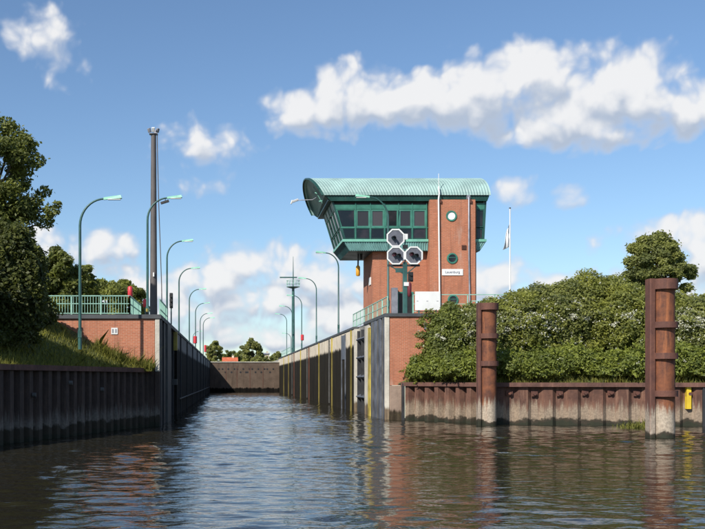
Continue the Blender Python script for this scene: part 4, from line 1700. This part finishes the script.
# ------------------------------------------------------------------ railings
def railing(label, pts, base, h, n_posts, balusters=0.11, mids=(), m='rail_green', r=0.03, name='railing', drop=0.08):
    t = thing(name, label, 'railing', (*pts[0][:2], base))
    for (x0, y0), (x1, y1), np_ in zip(pts[:-1], pts[1:], n_posts):
        a, b = Vector((x0, y0, 0)), Vector((x1, y1, 0))
        Lg = (b - a).length
        for i in range(np_ + 1):
            p = a.lerp(b, i / np_)
            q = MB()
            q.box(p.x - 0.03, p.x + 0.03, p.y - 0.03, p.y + 0.03, base - 0.02, base + h)
            q.build('post', m, t)
        for z, rr in [(h, r), (drop, r * 0.8)] + [(z, r * 0.8) for z in mids]:
            q = MB()
            q.bar((a.x, a.y, base + z), (b.x, b.y, base + z), rr * 2, rr * 1.6)
            q.build('rail', m, t)
        if balusters:
            nb = int(Lg / balusters)
            for i in range(1, nb):
                p = a.lerp(b, i / nb)
                q = MB()
                q.bar((p.x, p.y, base + drop), (p.x, p.y, base + h), 0.022)
                q.build('baluster', m, t)
    return t


railing('mint green railing with close bars on the left brick wall', [(-9.3, YHL + 0.25), (-4.95, YHL + 0.25), (-4.95, YHL + 6.2)], QL, 0.95, [3, 4], 0.14, (0.56,))
railing('short mint railing at the chamber edge, right of the tall mast', [(XL - 0.22, 51.6), (XL - 0.22, 57.5)], QL, 1.0, [3], 0.16, (0.5,))
railing('mint railing along the right chamber edge below the tower', [(XR + 0.25, 57.6), (XR + 0.25, 73.5)], QR, 1.05, [8], 0.55, (0.55,))
railing('thin mint railing along the front of the right quay, by the white board', [(ax(413, 56.9), 56.85), (18.6, 56.85)], QR, 1.1, [5], 0, (0.56,), drop=0.12)
railing('mint railing on the right quay between the boundary bushes and flagpole', [(ax(474, 59), 59.6), (ax(548, 59), 59.6)], QR, 0.95, [4], 0.25, (0.5,))
railing('distant mint railing near the far gate on the right quay', [(XR + 0.3, 150.0), (XR + 0.3, 175.0)], QR, 1.1, [10], 0, (0.55,))


# ------------------------------------------------------------------ lifebuoy cases and small posts
def red_case(px, py0, py1, d, base, label, r=0.13, post='pole_green'):
    t = thing('lifebuoy_case', label, 'rescue post', (ax(px, d), d, base), 'red rescue cases on the quays')
    x = ax(px, d)
    z1, z0 = az(py0, d), az(py1, d)
    m = MB()
    m.tube([(x, d, z0), (x, d, z0 + 0.06), (x, d, z1 - 0.06), (x, d, z1)], [r * 0.6, r, r, r * 0.6], 12)
    m.build('case', 'red', t, smooth=True)
    m = MB()
    m.box(x - 0.03, x + 0.03, d + r * 0.5, d + r * 0.5 + 0.06, base - 0.05, z1 - 0.05)
    m.build('post', post, t)
    return t


red_case(130.2, 286.3, 297.5, 50.4, QL - 0.03, 'large red rescue case at the corner of the left railing', 0.13)
red_case(145.0, 299, 307.3, 58, QL - 0.03, 'small red rescue case beside the tall mast')
red_case(195.2, 336, 343.5, 108, QL - 0.03, 'red rescue case at the fifth left lamp post', 0.2)
red_case(205.3, 345, 352, 160, QL - 0.03, 'tiny red rescue case near the far end of the left quay', 0.2)
red_case(302.3, 334.5, 340.5, 125, QR - 0.03, 'red rescue case on the right quay, left of the tower', 0.2)

mp = thing('marker_post', 'yellow and black marker post at the foot of the tall mast', 'post', (ax(147, 53.5), 53.5, QL))
x = ax(147.2, 53.5)
z0 = QL - 0.03
for i in range(4):
    m = MB()
    m.tube([(x, 53.5, z0 + 0.17 * i), (x, 53.5, z0 + 0.17 * (i + 1))], 0.07, 10)
    m.build('band', 'yellow' if i % 2 else 'yellow' if i == 0 else 'black', mp)
ls = thing('quay_signal', 'black signal head seen edge-on, standing on the left quay behind the mast', 'signal', (ax(171.2, 62), 62, QL))
x = ax(171.2, 62)
m = MB()
m.box(x - 0.04, x + 0.04, 62, 62.08, QL - 0.1, az(305, 62))
m.build('post', 'pole_green', ls)
m = MB()
m.box(x - 0.10, x + 0.10, 61.9, 62.3, az(308, 62), az(293, 62))
m.build('signal_head', 'black', ls, bevel=0.02)
m = MB()
for zz in (296, 300.5, 305):
    c = at(171.2, zz, 61.9)
    m.tube([(x, 61.72, c.z), (x, 61.92, c.z)], [0.10, 0.09], 10)
m.build('hood', 'black', ls)


# ------------------------------------------------------------------ foliage
def cards(name, pos, nrm, size, mtl, parent, rs, elong=1.6, tint=None):
    """many small leaf-sized faces: rhombic leaves"""
    n = len(pos)
    nrm = nrm / (np.linalg.norm(nrm, axis=1, keepdims=True) + 1e-9)
    r = rs.normal(size=(n, 3))
    u = np.cross(nrm, r)
    u /= (np.linalg.norm(u, axis=1, keepdims=True) + 1e-9)
    v = np.cross(nrm, u)
    s = (size * rs.uniform(0.5, 1.7, n))[:, None]
    a = pos + u * s * elong * 0.5
    b = pos + v * s * 0.42 + nrm * s * 0.12
    c = pos - u * s * elong * 0.5
    d = pos - v * s * 0.42 + nrm * s * 0.12
    V = np.stack([a, b, c, d], axis=1).reshape(-1, 3)
    o0 = np.array(origin_of(parent)) if parent else np.zeros(3)
    V = (V - o0).astype(np.float32)
    me = bpy.data.meshes.new(name)
    me.vertices.add(4 * n)
    me.vertices.foreach_set('co', V.ravel())
    me.loops.add(4 * n)
    me.loops.foreach_set('vertex_index', np.arange(4 * n, dtype=np.int32))
    me.polygons.add(n)
    me.polygons.foreach_set('loop_start', np.arange(0, 4 * n, 4, dtype=np.int32))
    me.polygons.foreach_set('loop_total', np.full(n, 4, dtype=np.int32))
    if tint is None:
        tint = rs.uniform(0, 1, n)
    at_ = me.attributes.new('tint', 'FLOAT', 'POINT')
    at_.data.foreach_set('value', np.repeat(np.clip(tint, 0, 1), 4).astype(np.float32))
    me.materials.append(M[mtl])
    me.update(calc_edges=True)
    o = bpy.data.objects.new(name, me)
    if parent:
        o.parent = parent
    link(o)
    return o


def unit(rs, n):
    v = rs.normal(size=(n, 3))
    return v / np.linalg.norm(v, axis=1, keepdims=True)


def clumps_in(rs, c, r, n, lo=0.45, hi=1.0, rc=(0.16, 0.30), top_bias=0.0, bottom=-1.0):
    """clump centres through an ellipsoid, most near its surface"""
    out = []
    while len(out) < n:
        d = unit(rs, 1)[0]
        if top_bias and d[2] < 0 and rs.uniform() < top_bias:
            continue
        if d[2] < bottom:
            continue
        f = lo + (hi - lo) * math.sqrt(rs.uniform())
        rad = rs.uniform(*rc) * min(r)
        out.append((np.array(c) + d * np.array(r) * f, rad))
    return out


def foliage(rs, clumps, n):
    w_ = np.array([q[1] ** 2 for q in clumps])
    idx = rs.choice(len(clumps), n, p=w_ / w_.sum())
    C = np.array([q[0] for q in clumps])[idx]
    R = np.array([q[1] for q in clumps])[idx][:, None]
    d = unit(rs, n)
    rad = R * rs.uniform(0.25, 1.0, (n, 1)) ** 0.5 * np.where(rs.uniform(size=(n, 1)) < 0.14, rs.uniform(1.0, 1.55, (n, 1)), 1.0)
    pos = C + d * rad * np.array([1.1, 1.1, 0.8])
    nrm = d * 0.55 + np.array([-0.1, -0.15, 0.5]) + rs.normal(size=(n, 3)) * 0.6
    ct = rs.uniform(0, 1, len(clumps))[idx]
    return pos, nrm, np.clip(ct * 0.55 + rs.uniform(0, 0.45, n), 0, 1)


def tree(name, label, base, crown_c, crown_r, n_clump, n_leaf, leaf, mtl, seed, trunk_r=0.18, group=None, rc=(0.18, 0.34), extra=(), bottom=-0.75, cat='tree', nlimb=9):
    rs = np.random.RandomState(seed)
    t = thing(name, label, cat, base, group)
    cl = clumps_in(rs, crown_c, crown_r, n_clump, rc=rc, bottom=bottom)
    for c, r in extra:
        cl.append((np.array(c, float), r))
    pos, nrm, tint = foliage(rs, cl, n_leaf)
    o = cards('crown', pos, nrm, leaf, mtl, t, rs, tint=tint)
    o['kind'] = 'stuff'
    m = MB()
    b = Vector(base)
    cc = Vector(crown_c)
    fork = b.lerp(Vector((cc.x, cc.y, cc.z - crown_r[2] * 0.55)), 0.9)
    topv = Vector((cc.x, cc.y, cc.z + crown_r[2] * 0.5))
    m.tube([b - Vector((0, 0, 0.15)), b.lerp(fork, 0.5) + Vector((0.08, 0, 0)), fork, topv], [trunk_r * 1.2, trunk_r, trunk_r * 0.8, trunk_r * 0.2], 8)
    pick = [cl[i] for i in rs.choice(len(cl), min(nlimb, len(cl)), replace=False)] + [(np.array(c), r) for c, r in extra]
    for c, r in pick:
        c = Vector(c)
        st = fork.lerp(topv, float(rs.uniform(0, 0.6)))
        mid = st.lerp(c, 0.5) + Vector((0, 0, -0.05 * (c - st).length))
        m.tube([st, mid, c], [trunk_r * 0.4, trunk_r * 0.25, trunk_r * 0.08], 5)
    m.build('trunk', 'bark', t)
    return t


def flowers(rs, t, clumps, n, size, sel=None):
    idx = rs.choice(len(clumps), n)
    C = np.array([q[0] for q in clumps])[idx]
    R = np.array([q[1] for q in clumps])[idx][:, None]
    d = unit(rs, n)
    d[:, 1] = -np.abs(d[:, 1])
    d[:, 2] = np.where(d[:, 2] < -0.2, -d[:, 2], d[:, 2])
    ctr = C + d * R * np.array([1.12, 1.12, 0.85])
    if sel is not None:
        ctr = ctr[sel(ctr)]
        if len(ctr) == 0:
            return
    P, N = [], []
    for q in range(5):
        P.append(ctr + rs.normal(size=ctr.shape) * size * 0.55)
        N.append(rs.normal(size=ctr.shape) * 0.4 + np.array([0, -0.5, 0.8]))
    o = cards('blossom', np.concatenate(P), np.concatenate(N), size, 'petal', t, rs, elong=1.1)
    o['kind'] = 'stuff'


def bush(label, px, top_py, half_px, d, mtl, seed, n_leaf=15000, leaf=0.13, nflower=0, group='tall bushes on the right bank', base_z=None, ry=1.7, name='bush', hang=()):
    x = ax(px, d)
    rx = half_px / F * d
    zt = az(top_py, d)
    zb = right_z(x, d) if base_z is None else base_z
    rs = np.random.RandomState(seed)
    t = thing(name, label, 'bush', (x, d, zb), group)
    cz = zb + (zt - zb) * 0.46
    rz = (zt - zb) * 0.54
    cl = clumps_in(rs, (x, d, cz), (rx * 0.92, ry, rz * 0.92), 150, lo=0.5, hi=1.0, rc=(0.12, 0.36), bottom=-0.99)
    low = clumps_in(rs, (x, d, zb + 0.3), (rx * 1.05, ry * 1.05, 0.9), 34, lo=0.7, hi=1.0, rc=(0.3, 0.6), bottom=-0.1)
    cl += low
    for c, r in hang:
        cl.append((np.array(c, float), r))
    pos, nrm, tint = foliage(rs, cl, n_leaf)
    ns = int(n_leaf * 0.42)
    sd = unit(rs, ns)
    sd[:, 2] = np.where(sd[:, 2] < -0.5, -sd[:, 2], sd[:, 2])
    lump = 1.0 + 0.11 * np.sin(sd[:, 0] * 8 + seed) * np.sin(sd[:, 2] * 7 + 2 * seed) + 0.06 * np.sin(sd[:, 0] * 19 + sd[:, 2] * 15 + sd[:, 1] * 11)
    rad_ = ((0.80 + 0.30 * rs.beta(2.2, 1.8, ns)) * lump)[:, None]
    spos = np.array([x, d, cz]) + sd * np.array([rx, ry * 1.1, rz]) * rad_
    pos = np.concatenate([pos, spos])
    nrm = np.concatenate([nrm, sd * 0.5 + np.array([-0.15, -0.25, 0.5]) + rs.normal(size=(ns, 3)) * 0.55])
    tint = np.concatenate([tint, np.clip(0.5 + 0.3 * np.sin(sd[:, 0] * 7 + seed) * np.sin(sd[:, 2] * 9) + rs.normal(size=ns) * 0.22, 0, 1)])
    # young shoots standing out of the outline
    sp, sn, stt = [], [], []
    for _ in range(90 if rx > 1 else 24):
        c, r = cl[rs.randint(len(cl))]
        dd = unit(rs, 1)[0] + np.array([0, -0.2, 0.7])
        dd /= np.linalg.norm(dd)
        ln = rs.uniform(0.25, 0.85)
        kk = int(14 + 30 * ln)
        f = np.linspace(0, 1, kk)[:, None]
        sp.append(c + dd * (r * 0.8 + f * ln) + np.array([0, 0, -0.18]) * f ** 2 * ln + rs.normal(size=(kk, 3)) * 0.05 * (1.3 - f))
        sn.append(rs.normal(size=(kk, 3)) + np.array([0, -0.2, 0.6]))
        stt.append(np.full(kk, rs.uniform(0.4, 1.0)))
    pos = np.concatenate([pos] + sp)
    nrm = np.concatenate([nrm] + sn)
    tint = np.concatenate([tint] + stt)
    keep = pos[:, 2] > zb - 0.25
    o = cards('crown', pos[keep], nrm[keep], leaf, mtl, t, rs, tint=tint[keep])
    o['kind'] = 'stuff'
    if nflower:
        flowers(rs, t, cl, int(nflower * 1.1), 0.06)
        # flower heads sit in drifts over the dome
        nd_ = max(6, nflower // 5)
        fd = unit(rs, nd_)
        fd[:, 1] = -np.abs(fd[:, 1])
        fd[:, 2] = np.abs(fd[:, 2]) * 0.9 - 0.15
        fcl = [(np.array([x, d, cz]) + q_ * np.array([rx, ry * 1.1, rz]) * 0.98, float(rs.uniform(0.1, 0.3))) for q_ in fd]
        flowers(rs, t, fcl, int(nflower * 1.5), 0.062)
    m = MB()
    for i in range(6):
        c = cl[rs.randint(len(cl))][0]
        b0 = Vector((x + rs.uniform(-0.3, 0.3) * rx, d + rs.uniform(-0.3, 0.3), zb - 0.15))
        c = Vector(c)
        m.tube([b0, b0.lerp(c, 0.5) + Vector((0, 0, 0.2)), c], [0.07, 0.05, 0.015], 5)
    m.build('stems', 'bark', t)
    return t


HB = [
    ('dark leafy bush overhanging the brick quay wall below the white board', 452, 306.5, 22, 55.2, 'leaf_dark', 17000, 60),
    ('bush behind the smaller dolphin, dotted with white blossom', 484, 303, 30, 54.6, 'leaf_hedge_b', 17000, 420),
    ('blossoming bush just right of the smaller dolphin', 522, 294, 34, 54.4, 'leaf_hedge', 19000, 650),
    ('bush on the rising left shoulder of the tallest bush', 556, 285, 36, 55.2, 'leaf_hedge_b', 20000, 330),
    ('tallest rounded bush in the middle of the right bank', 597, 276, 44, 55.6, 'leaf_hedge', 26000, 130),
    ('bush just left of the taller dolphin, in front of the tallest bush', 632, 288, 36, 54.0, 'leaf_hedge', 20000, 150),
    ('bush behind the taller dolphin', 668, 293, 36, 55.0, 'leaf_hedge', 20000, 330),
    ('bush right of the taller dolphin, full of white blossom', 702, 298, 34, 53.5, 'leaf_hedge_b', 20000, 750),
    ('bush cut by the right edge of the picture', 742, 295, 38, 54, 'leaf_hedge', 14000, 400),
]
for i, (lb, px, py, hp, d, mt, nl, nf) in enumerate(HB):
    hang = []
    if i == 0:
        hang = [(at(421, 335, 55.4), 0.32), (at(424, 322, 55.6), 0.4), (at(420, 346, 55.2), 0.22), (at(430, 314, 55.6), 0.4), (at(433, 350, 55.0), 0.6), (at(440, 330, 55.0), 0.7)]
    bush(lb, px, py, hp * 1.08, d, mt, 100 + i, int(nl * 1.9), 0.080, nf, hang=hang)
LB = [(421, 374, 11, 55.7), (442, 360, 20, 54.4), (464, 362, 22, 52.9), (506, 352, 25, 51.7), (538, 366, 22, 51.4), (570, 348, 27, 51.6), (606, 364, 24, 51.0), (640, 352, 26, 50.7), (678, 345, 24, 50.5), (706, 362, 24, 49.9)]
LBL = ['low light green bramble at the foot of the brick quay wall', 'low bramble below the dark overhanging bush', 'low bramble left of the smaller dolphin, on the pile cap', 'low bramble right of the smaller dolphin',
       'low bramble under the blossoming bush right of the smaller dolphin', 'low bramble midway between the two dolphins', 'low bramble under the tallest bush', 'low bramble left of the taller dolphin',
       'low bramble behind the taller dolphin', 'low bramble above the yellow depth board']
for i, ((px, py, hp, d), lb) in enumerate(zip(LB, LBL)):
    bush(lb, px, py, hp, d, 'leaf_light', 300 + i, 15000, 0.080, 12 if i > 2 else 0, 'low brambles along the right pile wall', ry=1.0 + 0.12 * (i % 3), name='bramble')

# tree behind the hedge
d = 82
tree('broadleaf_tree', 'round green tree rising behind the bushes at right', (ax(656, d), d, 5.3), (ax(656, d), d, az(271, d)), (2.2, 2.2, 2.6), 70, 46000, 0.13, 'leaf_hedge_b', 41, 0.25, rc=(0.12, 0.30), extra=[((ax(p_, d), d - 0.4 + 0.3 * (i_ % 3), az(q_, d)), r_) for i_, (p_, q_, r_) in enumerate(((685, 271, 0.7), (690, 276, 0.4), (678, 258, 0.6), (630, 262, 0.6), (628, 275, 0.5), (636, 248, 0.6), (657, 240, 0.8), (668, 246, 0.7), (645, 241, 0.6), (684, 288, 0.5), (627, 290, 0.5)))])
for px, py, hp, d_, sd, lb in ((519, 293, 16, 95, 42, 'small tree glimpsed behind the railing right of the flagpole'), ):
    tree('broadleaf_tree', lb, (ax(px, d_), d_, 5.3), (ax(px, d_), d_, az(py + 12, d_)), (hp / F * d_, 1.5, 1.4), 30, 7000, 0.2, 'leaf_far', sd, 0.15)

# left bank trees and bushes
d = 52.5
ex = [((ax(52, d), d - 0.3, az(212, d)), 0.45), ((ax(58, d), d - 0.3, az(206, d)), 0.25), ((ax(44, d), d, az(222, d)), 0.5), ((ax(36, d), d, az(160, d)), 0.5), ((ax(25, d), d, az(142, d)), 0.55),
      ((ax(44, d), d, az(192, d)), 0.4), ((ax(30, d), d, az(232, d)), 0.35), ((ax(5, d), d, az(126, d)), 0.6), ((ax(14, d), d, az(133, d)), 0.55)]
tree('broadleaf_tree', 'tall dark tree at the left edge, its crown above the bank', (ax(-22, d), d, 5.2), (ax(-18, d), d, az(190, d)), (2.75, 2.7, 3.9), 92, 44000, 0.11, 'leaf_tree', 51, 0.32, extra=ex, rc=(0.16, 0.28), bottom=-0.95, nlimb=14)
SH = [
    ('dense dark bush at the left edge, above the grass slope', 2, 226, 42, 40.0, 1.6, 26000),
    ('dark bush beside the left railing, nearest the brick wall', 24, 284, 24, 46.2, 1.0, 16000),
    ('bush at the extreme left edge of the frame, near the water', -44, 262, 34, 36.5, 1.5, 14000),
]
for i, (lb, px, py, hp, d, ry, nl) in enumerate(SH):
    x = ax(px, d)
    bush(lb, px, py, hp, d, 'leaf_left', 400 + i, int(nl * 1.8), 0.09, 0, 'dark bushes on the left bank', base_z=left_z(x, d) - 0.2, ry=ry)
for i, (px, py, hp, d, lb) in enumerate(((60, 250, 24, 66, 'green tree left of the nearest lamp post, behind the railing'), (84, 266, 13, 70, 'narrow green tree behind the nearest lamp post'),
                                         (108, 279, 20, 88, 'round low tree behind the left railing'), (130, 279, 16, 92, 'small round tree beside the red rescue case'))):
    x = ax(px, d)
    zt = az(py, d)
    rx = hp / F * d
    tree('broadleaf_tree', lb, (x, d, 5.3), (x, d, (zt + 6.2) / 2), (rx, 1.8, (zt - 6.2) / 2), 90, 26000, 0.14, 'leaf_hedge' if i > 0 else 'leaf_tree', 60 + i, 0.15, group='trees behind the left railing', bottom=-1)
# far trees beyond the gate
for i, (px, py, hp, d, lb) in enumerate(((214, 340, 8, 300, 'airy tree just right of the left lamps, beyond the far gate'), (230, 350, 10, 320, 'dark low trees behind the orange roof'),
                                         (252, 338, 11, 290, 'tallest tree above the middle of the far gate'), (243, 351, 8, 330, 'low tree left of the tallest tree beyond the gate'),
                                         (268, 356, 8, 300, 'low tree right of the tallest tree beyond the gate'), (277, 352, 6, 320, 'low tree by the right chamber wall beyond the gate'),
                                         (300, 352, 8, 260, 'tree behind the right quay, left of the antenna railing'))):
    x = ax(px, d)
    zt = az(py, d)
    tree('broadleaf_tree', lb, (x, d, 5.1), (x, d, (zt + 5.5) / 2), (hp / F * d, 3, (zt - 5.5) / 2), 90, 15000, 0.30, 'leaf_far' if i != 1 else 'leaf_tree', 80 + i, 0.25, group='trees beyond the far gate', bottom=-1, rc=(0.12, 0.26))

# far houses
def house(name, label, px0, px1, eave_py, ridge_py, d, wall, roof_m):
    x0, x1 = ax(px0, d), ax(px1, d)
    t = thing(name, label, 'building', ((x0 + x1) / 2, d, 5.2))
    ez, rz = az(eave_py, d), az(ridge_py, d)
    m = MB()
    m.box(x0 + 0.2, x1 - 0.2, d + 0.3, d + 6, 5.1, ez)
    m.build('wall', wall, t)
    m = MB()
    m.slab([(x0, d, ez), (x0, d + 6.3, ez), (x0, d + 3.1, rz)], (x1 - x0, 0, 0))
    r = m.build('roof', roof_m, t)
    m = MB()
    xm = x0 + (x1 - x0) * 0.62
    m.box(xm, xm + 0.6, d + 2.6, d + 3.2, rz - 0.6, rz + 0.5)
    m.build('chimney', 'far_wall', r)
    for u in (0.2, 0.45, 0.7):
        m = MB()
        xx = x0 + (x1 - x0) * u
        m.box(xx, xx + 0.9, d + 0.26, d + 0.32, 6.0, 7.2)
        m.build('window', 'glass', t)
    return t


house('house', 'house with orange tiled roof just above the far gate', 222, 238, 361.3, 357.0, 270, 'far_wall', 'far_roof')
house('house', 'pale flat building right of the tallest far tree', 261, 270, 354.2, 352.6, 300, 'far_wall', 'pipe_grey')


# ------------------------------------------------------------------ grass
rs = np.random.RandomState(9)
P = []
N = 0
pts = []
for _ in range(34000):
    t = rs.uniform(0.35, 1.0) * L
    s_ = 0.15 + 7.5 * rs.uniform() ** 1.3
    p = PL0 + dirL * t + norL * s_
    if p.y > YHL - 0.08:
        continue
    pts.append((p.x, p.y, left_z(p.x, p.y)))
pts = np.array(pts)


def blades(name, pts, hgt, mtl, rs, label, cat):
    n = len(pts)
    h = hgt * np.exp(rs.normal(-0.1, 0.45, n))
    a = rs.uniform(0, 2 * math.pi, n)
    wv = np.stack([np.cos(a), np.sin(a), np.zeros(n)], 1) * 0.012
    lean = rs.normal(size=(n, 2)) * 0.42
    tip = pts + np.stack([lean[:, 0] * h, lean[:, 1] * h, h], 1)
    mid = pts + np.stack([lean[:, 0] * h * 0.3, lean[:, 1] * h * 0.3, h * 0.55], 1)
    V = np.stack([pts - wv - [0, 0, 0.05], pts + wv - [0, 0, 0.05], mid + wv * 0.8, tip, mid - wv * 0.8], 1).reshape(-1, 3).astype(np.float32)
    me = bpy.data.meshes.new(name)
    me.vertices.add(5 * n)
    me.vertices.foreach_set('co', V.ravel())
    me.loops.add(5 * n)
    me.loops.foreach_set('vertex_index', np.arange(5 * n, dtype=np.int32))
    me.polygons.add(n)
    me.polygons.foreach_set('loop_start', np.arange(0, 5 * n, 5, dtype=np.int32))
    me.polygons.foreach_set('loop_total', np.full(n, 5, dtype=np.int32))
    at_ = me.attributes.new('tint', 'FLOAT', 'POINT')
    at_.data.foreach_set('value', np.repeat(rs.uniform(0, 1, n), 5).astype(np.float32))
    me.materials.append(M[mtl])
    me.update(calc_edges=True)
    o = bpy.data.objects.new(name, me)
    link(o)
    return tag(o, label, cat, kind='stuff')


blades('grass', pts, 0.17, 'grass', rs, 'long grass on the left bank slope', 'grass')
# taller weeds at the foot of the left brick wall
wp = []
for _ in range(5000):
    x = rs.uniform(-6.6, -3.75)
    y = YHL - rs.uniform(0.1, 1.0)
    wp.append((x, y, left_z(x, y)))
blades('weeds', np.array(wp), 0.34, 'grass', rs, 'pale tall weeds at the foot of the left brick wall', 'weeds')
# tuft at the waterline of the right pile wall
wp = []
tx = ax(636, 47.4)
for _ in range(500):
    x = tx + rs.normal() * 0.55
    wp.append((x, 46.75 + rs.uniform(-0.15, 0.15), 0.02))
o = blades('water_weed', np.array(wp), 0.22, 'grass', rs, 'green water weed at the waterline left of the taller dolphin', 'weeds')
# ground cover under the right-hand bushes
wp = []
for _ in range(9000):
    x = rs.uniform(9.9, 30)
    y = right_front(x) + 0.2 + 3.2 * rs.uniform() ** 1.5
    if y < 56.4:
        wp.append((x, y, right_z(x, y)))
blades('undergrowth', np.array(wp), 0.26, 'grass', rs, 'green undergrowth behind the right pile cap', 'grass')
